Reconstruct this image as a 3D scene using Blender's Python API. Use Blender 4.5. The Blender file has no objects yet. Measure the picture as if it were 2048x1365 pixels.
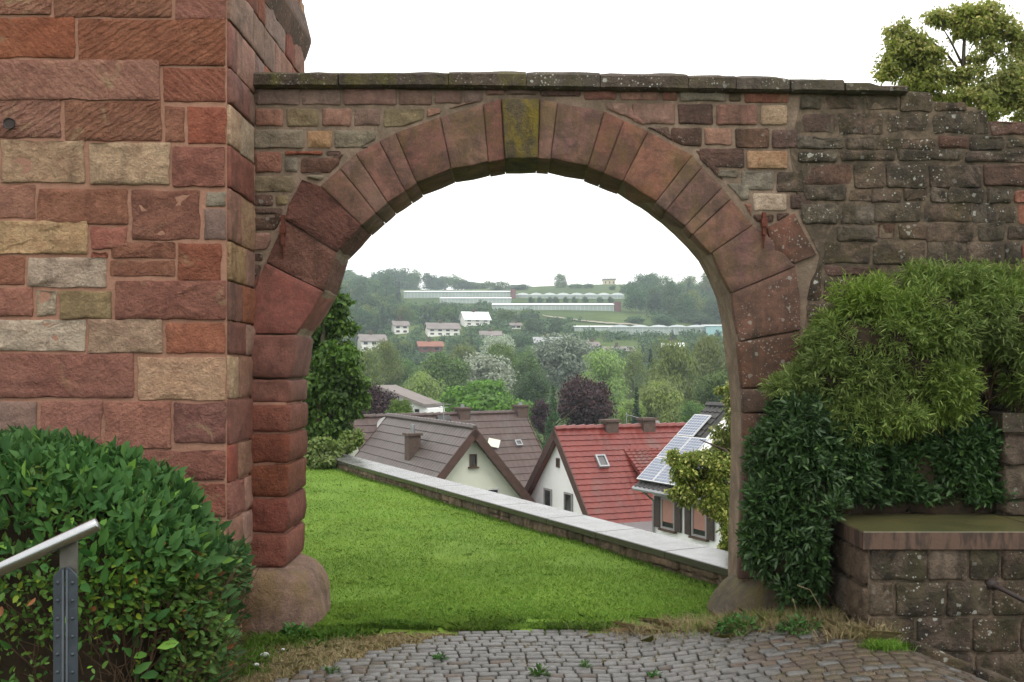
import bpy, math, random
import numpy as np
from mathutils import Vector, noise as mn
R = math.radians
rng = np.random.default_rng(7)
random.seed(7)
S = bpy.context.scene
COL = S.collection

# ---------------------------------------------------------------- camera
F = 1991.0      # focal length in photo pixels (35 mm lens, 2048 px wide)
H = 740.0       # horizon row in the photo
CZ = 1.6
cam_d = bpy.data.cameras.new('camera')
cam = bpy.data.objects.new('camera', cam_d); COL.objects.link(cam)
cam.location = (0, 0, CZ); cam.rotation_euler = (R(90), 0, 0)
cam_d.sensor_width = 36; cam_d.lens = 36 * F / 2048
cam_d.shift_y = (H - 682.5) / 2048
cam_d.clip_start = 0.05; cam_d.clip_end = 9000
S.camera = cam
S.view_settings.view_transform = 'Standard'
S.view_settings.look = 'None'
S.view_settings.exposure = 0.28
S.view_settings.gamma = 1
S.view_settings.use_curve_mapping = False
S.cycles.max_bounces = 8
S.cycles.diffuse_bounces = 4
S.cycles.glossy_bounces = 3
S.cycles.transmission_bounces = 4
S.cycles.volume_bounces = 1
S.cycles.use_denoising = True

# ---------------------------------------------------------------- sky and sun
SUN_EL, SUN_AZ = R(58), R(150)
world = bpy.data.worlds.new('World'); S.world = world; world.use_nodes = True
wn = world.node_tree; wn.nodes.clear()
def wnode(t, **k):
    n = wn.nodes.new(t)
    for a, b in k.items(): setattr(n, a, b)
    return n
wo = wnode('ShaderNodeOutputWorld'); bgn = wnode('ShaderNodeBackground')
sky = wnode('ShaderNodeTexSky', sky_type='NISHITA', sun_disc=False)
sky.sun_elevation = SUN_EL; sky.sun_rotation = SUN_AZ
tcw = wnode('ShaderNodeTexCoord'); sep = wnode('ShaderNodeSeparateXYZ')
wn.links.new(tcw.outputs['Generated'], sep.inputs[0])
rampw = wnode('ShaderNodeValToRGB')       # overcast deck: a little brighter overhead
rampw.color_ramp.elements[0].position = 0.0; rampw.color_ramp.elements[0].color = (1, .975, .94, 1)
rampw.color_ramp.elements[1].position = 1.0; rampw.color_ramp.elements[1].color = (1, .985, .955, 1)
wn.links.new(sep.outputs['Z'], rampw.inputs[0])
noi = wnode('ShaderNodeTexNoise'); noi.inputs['Scale'].default_value = 2.2; noi.inputs['Detail'].default_value = 4
wn.links.new(tcw.outputs['Generated'], noi.inputs['Vector'])
mr = wnode('ShaderNodeMapRange'); mr.inputs['From Min'].default_value = .3; mr.inputs['From Max'].default_value = .7
mr.inputs['To Min'].default_value = 16.0; mr.inputs['To Max'].default_value = 19.0
wn.links.new(noi.outputs[0], mr.inputs['Value'])
sc_ = wnode('ShaderNodeVectorMath', operation='SCALE')
wn.links.new(rampw.outputs[0], sc_.inputs[0]); wn.links.new(mr.outputs[0], sc_.inputs['Scale'])
mixw = wnode('ShaderNodeMix', data_type='RGBA'); mixw.inputs['Factor'].default_value = 0.88
wn.links.new(sky.outputs[0], mixw.inputs['A']); wn.links.new(sc_.outputs[0], mixw.inputs['B'])
wn.links.new(mixw.outputs['Result'], bgn.inputs['Color'])
bgn.inputs['Strength'].default_value = 0.1
wn.links.new(bgn.outputs[0], wo.inputs['Surface'])
sun_d = bpy.data.lights.new('sun', 'SUN'); sun_d.energy = 1.0; sun_d.angle = R(25); sun_d.color = (1, .96, .9)
sun = bpy.data.objects.new('sun', sun_d); COL.objects.link(sun)
sd = Vector((math.sin(SUN_AZ) * math.cos(SUN_EL), math.cos(SUN_AZ) * math.cos(SUN_EL), math.sin(SUN_EL)))
sun.rotation_euler = sd.to_track_quat('Z', 'Y').to_euler()

# ---------------------------------------------------------------- helpers
def P(px, py, Y):
    return Vector(((px - 1024) / F * Y, Y, CZ - (py - H) / F * Y))
def tag(o, label=None, cat=None, group=None, kind=None):
    if label: o['label'] = label
    if cat: o['category'] = cat
    if group: o['group'] = group
    if kind: o['kind'] = kind
    return o
def empty(name, loc, label=None, cat=None, group=None, kind=None):
    o = bpy.data.objects.new(name, None); o.location = loc; COL.objects.link(o); o.empty_display_size = .2
    return tag(o, label, cat, group, kind)
def link(name, me, parent=None, mat=None, loc=None):
    o = bpy.data.objects.new(name, me); COL.objects.link(o)
    if mat is not None and len(me.materials) == 0: me.materials.append(mat)
    if parent is not None: o.parent = parent
    if loc is not None: o.location = loc
    return o
def pmesh(name, V, Fc, smooth=False):
    me = bpy.data.meshes.new(name); me.from_pydata([tuple(v) for v in V], [], Fc)
    me.validate(); me.update()
    if smooth: me.polygons.foreach_set('use_smooth', [True] * len(me.polygons))
    return me
def pobj(name, V, Fc, mat, parent=None, smooth=False):
    """mesh given in world coordinates, stored relative to its parent"""
    if parent is not None:
        off = parent_loc(parent); V = [Vector(v) - off for v in V]
    return link(name, pmesh(name, V, Fc, smooth), parent, mat)
def parent_loc(p):
    l = Vector((0, 0, 0))
    while p is not None: l += p.location; p = p.parent
    return l
class MB:
    def __init__(s): s.V = []; s.F = []
    def add(s, V, Fc):
        n = len(s.V); s.V += [Vector(v) for v in V]; s.F += [tuple(i + n for i in f) for f in Fc]
    def box(s, p, ax, ay, az):
        """corner p and three edge vectors"""
        p, ax, ay, az = map(Vector, (p, ax, ay, az))
        V = [p, p + ax, p + ax + ay, p + ay, p + az, p + ax + az, p + ax + ay + az, p + ay + az]
        Fc = [(0, 3, 2, 1), (4, 5, 6, 7), (0, 1, 5, 4), (1, 2, 6, 5), (2, 3, 7, 6), (3, 0, 4, 7)]
        if ax.cross(ay).dot(az) < 0: Fc = [f[::-1] for f in Fc]
        s.add(V, Fc)
    def cbox(s, c, sx, sy, sz):
        s.box((c[0] - sx / 2, c[1] - sy / 2, c[2]), (sx, 0, 0), (0, sy, 0), (0, 0, sz))
    def tube(s, pts, rad, n=6, cap=True):
        pts = [Vector(p) for p in pts]
        if not hasattr(rad, '__len__'): rad = [rad] * len(pts)
        V = []; m = len(pts)
        for i, p in enumerate(pts):
            d = (pts[min(i + 1, m - 1)] - pts[max(i - 1, 0)]).normalized()
            a = d.cross(Vector((0, 0, 1)) if abs(d.z) < .9 else Vector((1, 0, 0))).normalized(); b = d.cross(a)
            for k in range(n):
                t = 2 * math.pi * k / n
                V.append(p + (a * math.cos(t) + b * math.sin(t)) * rad[i])
        Fc = [(i * n + k, i * n + (k + 1) % n, (i + 1) * n + (k + 1) % n, (i + 1) * n + k) for i in range(m - 1) for k in range(n)]
        if cap: Fc += [tuple(range(n))[::-1], tuple((m - 1) * n + k for k in range(n))]
        s.add(V, Fc)
    def build(s, name, mat, parent=None, smooth=False):
        return pobj(name, s.V, s.F, mat, parent, smooth)
def fastmesh(name, co, nper, smooth=False):
    """co: (N*nper,3); every nper verts make one polygon"""
    n = len(co); npoly = n // nper
    me = bpy.data.meshes.new(name)
    me.vertices.add(n); me.vertices.foreach_set('co', np.ascontiguousarray(co, dtype=np.float32).ravel())
    me.loops.add(n); me.loops.foreach_set('vertex_index', np.arange(n, dtype=np.int32))
    me.polygons.add(npoly)
    me.polygons.foreach_set('loop_start', np.arange(0, n, nper, dtype=np.int32))
    me.polygons.foreach_set('loop_total', np.full(npoly, nper, dtype=np.int32))
    me.update(calc_edges=True)
    return me
def gridmesh(name, co, nx, ny, smooth=True):
    """co (ny*nx,3) row-major"""
    idx = np.arange(nx * ny).reshape(ny, nx)
    f = np.stack([idx[:-1, :-1], idx[:-1, 1:], idx[1:, 1:], idx[1:, :-1]], -1).reshape(-1, 4).astype(np.int32)
    me = bpy.data.meshes.new(name)
    me.vertices.add(nx * ny); me.vertices.foreach_set('co', np.ascontiguousarray(co, dtype=np.float32).ravel())
    me.loops.add(f.size); me.loops.foreach_set('vertex_index', f.ravel())
    me.polygons.add(len(f)); me.polygons.foreach_set('loop_start', np.arange(0, f.size, 4, dtype=np.int32))
    me.polygons.foreach_set('loop_total', np.full(len(f), 4, dtype=np.int32))
    me.update(calc_edges=True)
    if smooth: me.polygons.foreach_set('use_smooth', [True] * len(f))
    return me
def unit(a):
    return a / np.maximum(np.linalg.norm(a, axis=-1, keepdims=True), 1e-9)
def leaves(name, pos, axis, nrm, L, W, fold=0.0, droop=0.0):
    """each leaf a pointed blade; rhomb when fold==0, otherwise two folded halves joined at the midrib"""
    axis = unit(axis); side = unit(np.cross(axis, nrm)); up = np.cross(side, axis)
    L = np.asarray(L).reshape(-1, 1) * np.ones((len(pos), 1)); W = np.asarray(W).reshape(-1, 1) * np.ones((len(pos), 1))
    b = pos; tip = pos + axis * L - up * L * droop
    mid = pos + axis * L * .45
    l = mid + side * W * .5 + up * W * fold; r = mid - side * W * .5 + up * W * fold
    if fold == 0:
        co = np.stack([b, l, tip, r], 1).reshape(-1, 3)
        return fastmesh(name, co, 4)
    # six vertices, two quads sharing the midrib
    l1 = pos + axis * L * .28 + side * W * .42 + up * W * fold; l2 = pos + axis * L * .66 + side * W * .4 + up * W * fold - up * L * droop * .4
    r1 = pos + axis * L * .28 - side * W * .42 + up * W * fold; r2 = pos + axis * L * .66 - side * W * .4 + up * W * fold - up * L * droop * .4
    n = len(pos)
    co = np.stack([b, l1, l2, tip, r2, r1], 1).reshape(-1, 3)
    me = bpy.data.meshes.new(name)
    me.vertices.add(n * 6); me.vertices.foreach_set('co', np.ascontiguousarray(co, dtype=np.float32).ravel())
    base = (np.arange(n) * 6)[:, None]
    f = np.concatenate([base + np.array([[0, 3, 2, 1]]), base + np.array([[0, 5, 4, 3]])], 1).reshape(-1, 4).astype(np.int32)
    me.loops.add(f.size); me.loops.foreach_set('vertex_index', f.ravel())
    me.polygons.add(len(f)); me.polygons.foreach_set('loop_start', np.arange(0, f.size, 4, dtype=np.int32))
    me.polygons.foreach_set('loop_total', np.full(len(f), 4, dtype=np.int32))
    me.update(calc_edges=True)
    return me
def join_np(*meshes): pass

# ---------------------------------------------------------------- materials
class NT:
    def __init__(s, name):
        s.m = bpy.data.materials.new(name); s.m.use_nodes = True; s.t = s.m.node_tree; s.t.nodes.clear()
        s.out = s.n('ShaderNodeOutputMaterial')
    def n(s, typ, ins=None, **k):
        n = s.t.nodes.new(typ)
        for a, b in k.items(): setattr(n, a, b)
        for a, b in (ins or {}).items():
            if isinstance(b, bpy.types.NodeSocket): s.t.links.new(b, n.inputs[a])
            else: n.inputs[a].default_value = b
        return n
    def noise(s, scale, detail=4, rough=.6, vec=None, dist=0):
        return s.n('ShaderNodeTexNoise', {'Scale': scale, 'Detail': detail, 'Roughness': rough, 'Distortion': dist, **({'Vector': vec} if vec else {})}).outputs[0]
    def rng(s, v, a, b, c=0., d=1., smooth=False):
        return s.n('ShaderNodeMapRange', {'Value': v, 'From Min': a, 'From Max': b, 'To Min': c, 'To Max': d}, interpolation_type='SMOOTHSTEP' if smooth else 'LINEAR').outputs[0]
    def mix(s, f, a, b, blend='MIX'):
        col = lambda c: (*c, 1) if isinstance(c, tuple) and len(c) == 3 else c
        return s.n('ShaderNodeMix', {'Factor': f, 'A': col(a), 'B': col(b)}, data_type='RGBA', blend_type=blend) .outputs['Result']
    def math(s, op, a, b=0.):
        n = s.n('ShaderNodeMath', operation=op)
        for i, v in enumerate((a, b)):
            if isinstance(v, bpy.types.NodeSocket): s.t.links.new(v, n.inputs[i])
            else: n.inputs[i].default_value = v
        return n.outputs[0]
    def pos(s): return s.n('ShaderNodeNewGeometry').outputs['Position']
    def scale(s, vec, v):
        n = s.n('ShaderNodeVectorMath', operation='MULTIPLY'); s.t.links.new(vec, n.inputs[0]); n.inputs[1].default_value = v
        return n.outputs[0]
    def bump(s, h, strength, dist, normal=None):
        return s.n('ShaderNodeBump', {'Height': h, 'Strength': strength, 'Distance': dist, **({'Normal': normal} if normal else {})}).outputs[0]
    def finish(s, col, rough=.85, normal=None, spec=.3, metal=0., **extra):
        ins = {'Base Color': (*col, 1) if isinstance(col, tuple) and len(col) == 3 else col, 'Roughness': rough, 'Specular IOR Level': spec, 'Metallic': metal}
        if normal: ins['Normal'] = normal
        ins.update(extra)
        p = s.n('ShaderNodeBsdfPrincipled', ins)
        s.t.links.new(p.outputs[0], s.out.inputs['Surface'])
        return s.m
# NodeMix sockets share names between types: patch lookup by identifier
def _mix(s, f, a, b, blend='MIX'):
    n = s.t.nodes.new('ShaderNodeMix'); n.data_type = 'RGBA'; n.blend_type = blend
    ids = {i.identifier: i for i in n.inputs}
    for key, v in (('Factor_Float', f), ('A_Color', a), ('B_Color', b)):
        if isinstance(v, bpy.types.NodeSocket): s.t.links.new(v, ids[key])
        elif isinstance(v, tuple) and len(v) == 3: ids[key].default_value = (*v, 1)
        else: ids[key].default_value = v
    return [o for o in n.outputs if o.identifier == 'Result_Color'][0]
NT.mix = _mix
_ids = {i.identifier: i for i in mixw.inputs}
for l in list(mixw.inputs[0].links): pass
wn.links.new(sky.outputs[0], _ids['A_Color']); wn.links.new(sc_.outputs[0], _ids['B_Color']); _ids['Factor_Float'].default_value = .88
wn.links.new([o for o in mixw.outputs if o.identifier == 'Result_Color'][0], bgn.inputs['Color'])

def stone_mat(name, c1, c2, c3, chisel=0., rough_b=1., moss=0., mosscol=(.16, .13, .02), lichen=0., dark=0., pale=0., rough=.85, spec=.25):
    t = NT(name); pos = t.pos()
    oi = t.n('ShaderNodeObjectInfo').outputs['Random']
    sh = t.n('ShaderNodeCombineXYZ', {'X': t.math('MULTIPLY', oi, 37.), 'Y': t.math('MULTIPLY', oi, 91.), 'Z': t.math('MULTIPLY', oi, 53.)}).outputs[0]
    va = t.n('ShaderNodeVectorMath', operation='ADD'); t.t.links.new(pos, va.inputs[0]); t.t.links.new(sh, va.inputs[1])
    v = va.outputs[0]
    big = t.noise(3.2, 5, .6, v); mid = t.noise(11, 6, .65, v); fine = t.noise(70, 5, .7, v)
    col = t.mix(t.rng(big, .38, .62), c1, c2)
    col = t.mix(t.rng(mid, .45, .64, 0, .85), col, c3)
    mic = t.noise(26, 6, .75, v, .6)
    col = t.mix(t.rng(mic, .52, .68, 0, .55), col, tuple(x * 1.5 for x in c2))
    col = t.mix(t.rng(mic, .46, .34, 0, .4), col, tuple(x * .55 for x in c3))
    # bedding veins
    vein = t.noise(5, 3, .5, t.scale(v, (1, 1, 7)), .4)
    col = t.mix(t.rng(vein, .5, .75, 0, .35), col, tuple(x * 1.35 for x in c1))
    col = t.mix(t.rng(fine, .3, .75, 0, .5), col, tuple(x * .55 for x in c1))
    br = t.n('ShaderNodeHueSaturation', {'Hue': t.rng(oi, 0, 1, .489, .504), 'Saturation': t.rng(t.math('FRACT', t.math('MULTIPLY', oi, 7.3)), 0, 1, .8, 1.03), 'Value': t.rng(t.math('FRACT', t.math('MULTIPLY', oi, 13.7)), 0, 1, .84, 1.12), 'Color': col}).outputs[0]
    col = br
    wbig = t.noise(2.1, 5, .65, pos); 
    if pale: col = t.mix(t.math('MULTIPLY', t.rng(t.noise(4.5, 4, .6, v, .8), .6, .7, 0, 1), pale), col, (.36, .27, .15))
    if dark:
        dk = t.math('MULTIPLY', t.rng(t.noise(5.5, 8, .75, pos, .5), .44, .56), dark)
        col = t.mix(dk, col, (.034, .028, .021))
    if dark:
        st = t.math('MULTIPLY', t.rng(t.noise(3.2, 5, .65, t.scale(pos, (1.9, 1.9, .22)), .3), .55, .68), t.math('MULTIPLY', t.rng(mid, .3, .6, .5, 1.), min(.75, dark + .25)))
        col = t.mix(st, col, (.045, .036, .026))
    if moss:
        mk = t.math('MULTIPLY', t.rng(t.math('ADD', t.math('MULTIPLY', t.noise(9, 7, .75, t.scale(pos, (1, 1, .5))), .6), t.math('MULTIPLY', wbig, .4)), .47, .58), moss)
        col = t.mix(mk, col, mosscol)
    if lichen:
        vo = t.n('ShaderNodeTexVoronoi', {'Scale': 24., 'Vector': pos, 'Randomness': 1.}, feature='F1')
        sz = t.rng(t.n('ShaderNodeSeparateColor', {'Color': vo.outputs['Color']}).outputs[0], .6, 1, 0., .38)
        wob = t.math('ADD', vo.outputs['Distance'], t.rng(t.noise(60, 3, .6, pos), .3, .7, -.12, .12))
        lk = t.rng(t.math('SUBTRACT', sz, wob), 0, .05)
        lk = t.math('MULTIPLY', lk, t.rng(t.noise(2.6, 4, .6, pos), .42, .54))
        vo2 = t.n('ShaderNodeTexVoronoi', {'Scale': 62., 'Vector': pos}, feature='F1')
        sz2 = t.rng(t.n('ShaderNodeSeparateColor', {'Color': vo2.outputs['Color']}).outputs[1], .6, 1, 0., .42)
        lk2 = t.math('MULTIPLY', t.rng(t.math('SUBTRACT', sz2, vo2.outputs['Distance']), 0, .06), t.rng(t.noise(2.6, 4, .6, pos), .42, .54))
        lk = t.math('MULTIPLY', t.math('MAXIMUM', lk, lk2), lichen)
        col = t.mix(lk, col, (.42, .42, .37))
    nrm = t.bump(t.math('ADD', t.math('ADD', t.math('MULTIPLY', mid, .6), t.math('MULTIPLY', fine, .25)), t.math('MULTIPLY', mic, .45)), min(1., .95 * rough_b), .05 * max(.45, rough_b))
    if chisel:
        sw = t.n('ShaderNodeVectorRotate', {'Vector': v, 'Angle': t.rng(t.math('ROUND', oi), 0, 1, -.75, .6)}, rotation_type='Y_AXIS').outputs[0]
        wv = t.n('ShaderNodeTexWave', {'Scale': 8.5, 'Distortion': 7.5, 'Detail': 4., 'Detail Scale': 2.4, 'Detail Roughness': .72, 'Vector': t.scale(sw, (.5, .5, 1))}, bands_direction='Z').outputs[1]
        nrm = t.bump(wv, t.math('MULTIPLY', t.rng(t.math('FRACT', t.math('MULTIPLY', oi, 5.1)), 0, 1, .25, 1.0), .8 * chisel), .028, nrm); col = t.mix(t.rng(wv, .35, .0, 0, .35 * chisel), col, tuple(x * .5 for x in c1))
    return t.finish(col, rough, nrm, spec)
M = {}
M['red'] = stone_mat('red_sandstone', (.29, .098, .052), (.33, .13, .072), (.20, .070, .040), chisel=.25, pale=.25)
M['red_chiselled'] = stone_mat('red_sandstone_chiselled', (.30, .108, .054), (.345, .145, .076), (.215, .078, .042), chisel=.9, pale=.7)
M['red_rough'] = stone_mat('red_sandstone_rough', (.30, .105, .058), (.335, .138, .08), (.19, .068, .040), rough_b=1.5, pale=.5)
M['pier_red'] = stone_mat('pier_red_sandstone', (.225, .070, .036), (.27, .09, .048), (.16, .05, .028), rough_b=1.1, dark=.15)
M['red_dark'] = stone_mat('dark_red_eroded_sandstone', (.22, .076, .042), (.255, .096, .055), (.13, .046, .028), chisel=.5, rough_b=1.5, dark=.15)
M['red_smooth'] = stone_mat('red_sandstone_dressed', (.215, .070, .044), (.245, .088, .056), (.155, .052, .034), rough_b=.6, dark=.3)
M['pink'] = stone_mat('pink_sandstone', (.29, .15, .10), (.34, .185, .125), (.22, .115, .08), rough_b=.8, dark=.2)
M['mauve'] = stone_mat('mauve_sandstone', (.235, .14, .105), (.28, .175, .135), (.18, .11, .08), rough_b=.8, dark=.2)
M['tan'] = stone_mat('tan_sandstone', (.54, .335, .175), (.60, .40, .225), (.40, .22, .12), rough_b=1.6, dark=.1)
M['pale'] = stone_mat('pale_sandstone', (.55, .415, .285), (.60, .47, .33), (.41, .28, .18), rough_b=1.5, dark=.12)
M['olive'] = stone_mat('olive_sandstone', (.27, .20, .095), (.32, .24, .12), (.19, .135, .065), rough_b=.9, dark=.25)
M['grey'] = stone_mat('grey_sandstone', (.25, .205, .145), (.30, .25, .18), (.17, .14, .10), rough_b=.9, dark=.25)
M['brown'] = stone_mat('brown_sandstone', (.14, .075, .05), (.18, .10, .07), (.09, .05, .035), dark=.4, lichen=.4)
M['weathered'] = stone_mat('weathered_sandstone', (.15, .098, .068), (.195, .13, .088), (.085, .06, .044), dark=.85, lichen=.85, moss=.35, mosscol=(.10, .085, .03))
M['weathered_grey'] = stone_mat('weathered_grey_sandstone', (.145, .115, .082), (.18, .14, .10), (.09, .07, .052), dark=.85, lichen=.85, moss=.3, mosscol=(.11, .085, .04))
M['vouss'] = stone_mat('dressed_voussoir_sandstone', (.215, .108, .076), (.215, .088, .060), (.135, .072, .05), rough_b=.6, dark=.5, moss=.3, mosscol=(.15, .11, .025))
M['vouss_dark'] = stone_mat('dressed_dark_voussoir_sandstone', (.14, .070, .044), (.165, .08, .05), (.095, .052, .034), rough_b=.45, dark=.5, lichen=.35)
M['keystone'] = stone_mat('mossy_keystone_sandstone', (.12, .085, .045), (.14, .10, .05), (.07, .06, .03), dark=.45, moss=.85, mosscol=(.20, .15, .02))
M['coping'] = stone_mat('mossy_coping_sandstone', (.11, .075, .052), (.14, .10, .07), (.07, .055, .035), dark=.5, moss=.75, mosscol=(.13, .12, .03), lichen=.5)
M['coping_grey'] = stone_mat('lichened_coping_sandstone', (.12, .09, .07), (.15, .115, .09), (.08, .06, .045), dark=.5, moss=.3, mosscol=(.13, .12, .04), lichen=1.)
M['lowwall'] = stone_mat('low_wall_sandstone', (.13, .088, .062), (.18, .13, .09), (.07, .052, .038), dark=.95, lichen=.9, moss=.35, mosscol=(.11, .10, .04), rough_b=1.3)
M['lowwall_tan'] = stone_mat('low_wall_tan_sandstone', (.20, .14, .09), (.24, .17, .11), (.13, .09, .06), dark=.5, lichen=.5, rough_b=1.3)
M['garden'] = stone_mat('garden_wall_sandstone', (.26, .185, .12), (.32, .23, .15), (.15, .10, .07), dark=.6, rough_b=1.4, moss=.3, mosscol=(.12, .11, .03))
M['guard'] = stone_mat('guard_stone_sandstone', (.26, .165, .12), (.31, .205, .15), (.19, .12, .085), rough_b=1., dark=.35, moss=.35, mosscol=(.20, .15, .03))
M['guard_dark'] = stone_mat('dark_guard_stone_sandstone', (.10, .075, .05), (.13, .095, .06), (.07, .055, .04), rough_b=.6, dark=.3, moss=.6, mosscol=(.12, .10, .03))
M['sett'] = stone_mat('sett_stone', (.095, .09, .085), (.135, .128, .12), (.06, .056, .05), rough_b=.7, rough=.34, spec=.6, moss=.15, mosscol=(.08, .07, .03))
M['sett_red'] = stone_mat('sett_red_stone', (.085, .06, .042), (.11, .078, .056), (.055, .042, .032), rough_b=.7, rough=.5, spec=.4, moss=.35, mosscol=(.09, .08, .03))
def mortar_mat(name, c1, c2, dark=0., lichen=False):
    t = NT(name); p = t.pos()
    col = t.mix(t.noise(5, 6, .7, p), c1, c2); f = t.noise(60, 5, .7, p)
    col = t.mix(t.rng(f, .35, .7, 0, .35), col, tuple(x * .5 for x in c1))
    if dark: col = t.mix(t.math('MULTIPLY', t.rng(t.noise(5.5, 8, .75, p, .5), .40, .56), dark), col, (.04, .035, .025))
    return t.finish(col, .95, t.bump(t.math('ADD', f, t.noise(14, 4, .6, p)), .6, .012), .15)
M['mortar'] = mortar_mat('pinkish_mortar', (.33, .17, .115), (.38, .215, .155), .12)
M['mortar_grey'] = mortar_mat('sandy_mortar', (.25, .175, .13), (.33, .25, .185), .45)
M['mortar_dark'] = mortar_mat('blackened_mortar', (.17, .125, .088), (.24, .18, .13), .75)
# wet slabs of the garden wall coping
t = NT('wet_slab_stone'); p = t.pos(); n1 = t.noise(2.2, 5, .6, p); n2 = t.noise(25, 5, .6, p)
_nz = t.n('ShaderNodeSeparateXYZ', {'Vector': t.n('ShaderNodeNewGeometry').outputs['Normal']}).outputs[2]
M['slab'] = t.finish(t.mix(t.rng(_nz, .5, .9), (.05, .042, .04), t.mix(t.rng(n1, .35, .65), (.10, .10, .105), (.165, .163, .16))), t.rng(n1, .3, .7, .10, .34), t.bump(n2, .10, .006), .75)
t = NT('mossy_slab_stone'); p = t.pos(); n1 = t.noise(3, 6, .65, p); n2 = t.noise(40, 5, .6, p)
c = t.mix(t.rng(n1, .38, .62), (.055, .055, .022), (.10, .09, .035)); c = t.mix(t.rng(n2, .45, .7, 0, .6), c, (.035, .04, .018))
nz = t.n('ShaderNodeSeparateXYZ', {'Vector': t.n('ShaderNodeNewGeometry').outputs['Normal']}).outputs[2]
drip = t.rng(t.noise(13, 4, .6, t.scale(p, (1, 1, .22))), .46, .56)
side = t.mix(drip, (.105, .062, .044), (.045, .03, .022))
c = t.mix(t.rng(nz, .5, .8), side, c)
M['mossy_slab'] = t.finish(c, t.rng(nz, .5, .8, .8, .35), t.bump(n2, .3, .01), .4)
# ground and grass
t = NT('lawn_soil'); p = t.pos(); n1 = t.noise(1.1, 6, .65, p); n2 = t.noise(9, 6, .7, p); n3 = t.noise(60, 4, .7, p)
c = t.mix(t.rng(n1, .35, .65), (.10, .18, .022), (.145, .24, .03)); c = t.mix(t.rng(n2, .5, .75, 0, .6), c, (.05, .11, .015))
c = t.mix(t.rng(n3, .5, .8, 0, .6), c, (.17, .24, .04))
c = t.mix(t.rng(t.noise(2.3, 5, .7, p), .66, .74, 0, .7), c, (.12, .08, .035))
M['lawn'] = t.finish(c, .9, t.bump(n2, .5, .02), .15)
def blade_mat(name, cols, transl=.35):
    t = NT(name); r = t.n('ShaderNodeNewGeometry').outputs['Random Per Island']
    cr = t.n('ShaderNodeValToRGB', {'Fac': r}); el = cr.color_ramp.elements
    while len(el) < len(cols): el.new(.5)
    for i, c in enumerate(cols): el[i].position = i / (len(cols) - 1); el[i].color = (*c, 1)
    col = cr.outputs[0]
    pn = t.noise(1.4, 5, .65, t.pos())
    col = t.n('ShaderNodeHueSaturation', {'Hue': t.rng(pn, .3, .7, .488, .512), 'Saturation': 1., 'Value': t.rng(t.noise(.9, 4, .6, t.pos()), .3, .7, .78, 1.25), 'Color': col}).outputs[0]
    pr = t.n('ShaderNodeBsdfPrincipled', {'Base Color': col, 'Roughness': .55, 'Specular IOR Level': .25})
    tr = t.n('ShaderNodeBsdfTranslucent', {'Color': col}); ms = t.n('ShaderNodeMixShader', {'Fac': transl})
    t.t.links.new(pr.outputs[0], ms.inputs[1]); t.t.links.new(tr.outputs[0], ms.inputs[2]); t.t.links.new(ms.outputs[0], t.out.inputs['Surface'])
    return t.m
M['grass'] = blade_mat('grass_blade', [(.090, .19, .024), (.135, .26, .028), (.185, .325, .040), (.245, .32, .065)])
M['grass_dark'] = blade_mat('tall_grass_blade', [(.05, .12, .012), (.09, .18, .02), (.13, .21, .03)])
M['drygrass'] = blade_mat('dry_grass_blade', [(.26, .21, .10), (.38, .31, .17), (.48, .40, .24), (.28, .19, .10), (.16, .20, .05)])
t = NT('packed_earth'); p = t.pos(); n1 = t.noise(4, 6, .7, p); n2 = t.noise(45, 5, .7, p)
c = t.mix(t.rng(n1, .35, .65), (.055, .045, .025), (.10, .085, .045)); c = t.mix(t.rng(n2, .5, .8), c, (.16, .12, .07)); c = t.mix(t.rng(t.noise(2.5, 5, .7, p), .5, .62, 0, .8), c, (.05, .07, .02))
M['earth'] = t.finish(c, .9, t.bump(n2, .8, .012), .2)
t = NT('valley_ground'); p = t.pos(); n1 = t.noise(.02, 6, .6, p); n2 = t.noise(.2, 5, .6, p)
c = t.mix(t.rng(n1, .4, .6), (.045, .08, .02), (.09, .13, .035)); c = t.mix(t.rng(n2, .4, .7, 0, .5), c, (.04, .06, .02))
M['terrain'] = t.finish(c, .95, None, .1)
def foliage(name, ca, cb, transl=.3, rough=.5, spec=.3, hi=None, amt=0.):
    """leaf colours vary leaf by leaf and tree by tree"""
    t = NT(name); g = t.n('ShaderNodeNewGeometry'); r = g.outputs['Random Per Island']; oi = t.n('ShaderNodeObjectInfo')
    col = t.mix(r, ca, cb)
    if hi: col = t.mix(t.rng(t.math('FRACT', t.math('MULTIPLY', r, 31.7)), 1 - amt, 1 - amt + .05), col, hi)
    cl = t.noise(.9, 3, .5, g.outputs['Position'])
    col = t.n('ShaderNodeHueSaturation', {'Hue': t.rng(oi.outputs['Random'], 0, 1, .485, .515), 'Saturation': t.rng(cl, .3, .7, .9, 1.1), 'Value': t.math('MULTIPLY', t.rng(oi.outputs['Random'], 0, 1, .82, 1.18), t.rng(cl, .3, .7, .85, 1.15)), 'Color': col}).outputs[0]
    pr = t.n('ShaderNodeBsdfPrincipled', {'Base Color': col, 'Roughness': rough, 'Specular IOR Level': spec})
    tr = t.n('ShaderNodeBsdfTranslucent', {'Color': col}); ms = t.n('ShaderNodeMixShader', {'Fac': transl})
    t.t.links.new(pr.outputs[0], ms.inputs[1]); t.t.links.new(tr.outputs[0], ms.inputs[2]); t.t.links.new(ms.outputs[0], t.out.inputs['Surface'])
    return t.m
M['f_mid'] = foliage('mid_green_foliage', (.075, .145, .03), (.12, .20, .045))
M['f_dark'] = foliage('dark_green_foliage', (.045, .095, .035), (.075, .14, .05))
M['f_bright'] = foliage('bright_green_foliage', (.08, .16, .02), (.14, .24, .035))
M['f_light'] = foliage('light_green_foliage', (.19, .28, .065), (.27, .36, .11))
M['f_olive'] = foliage('olive_green_foliage', (.12, .165, .035), (.18, .23, .06))
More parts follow.
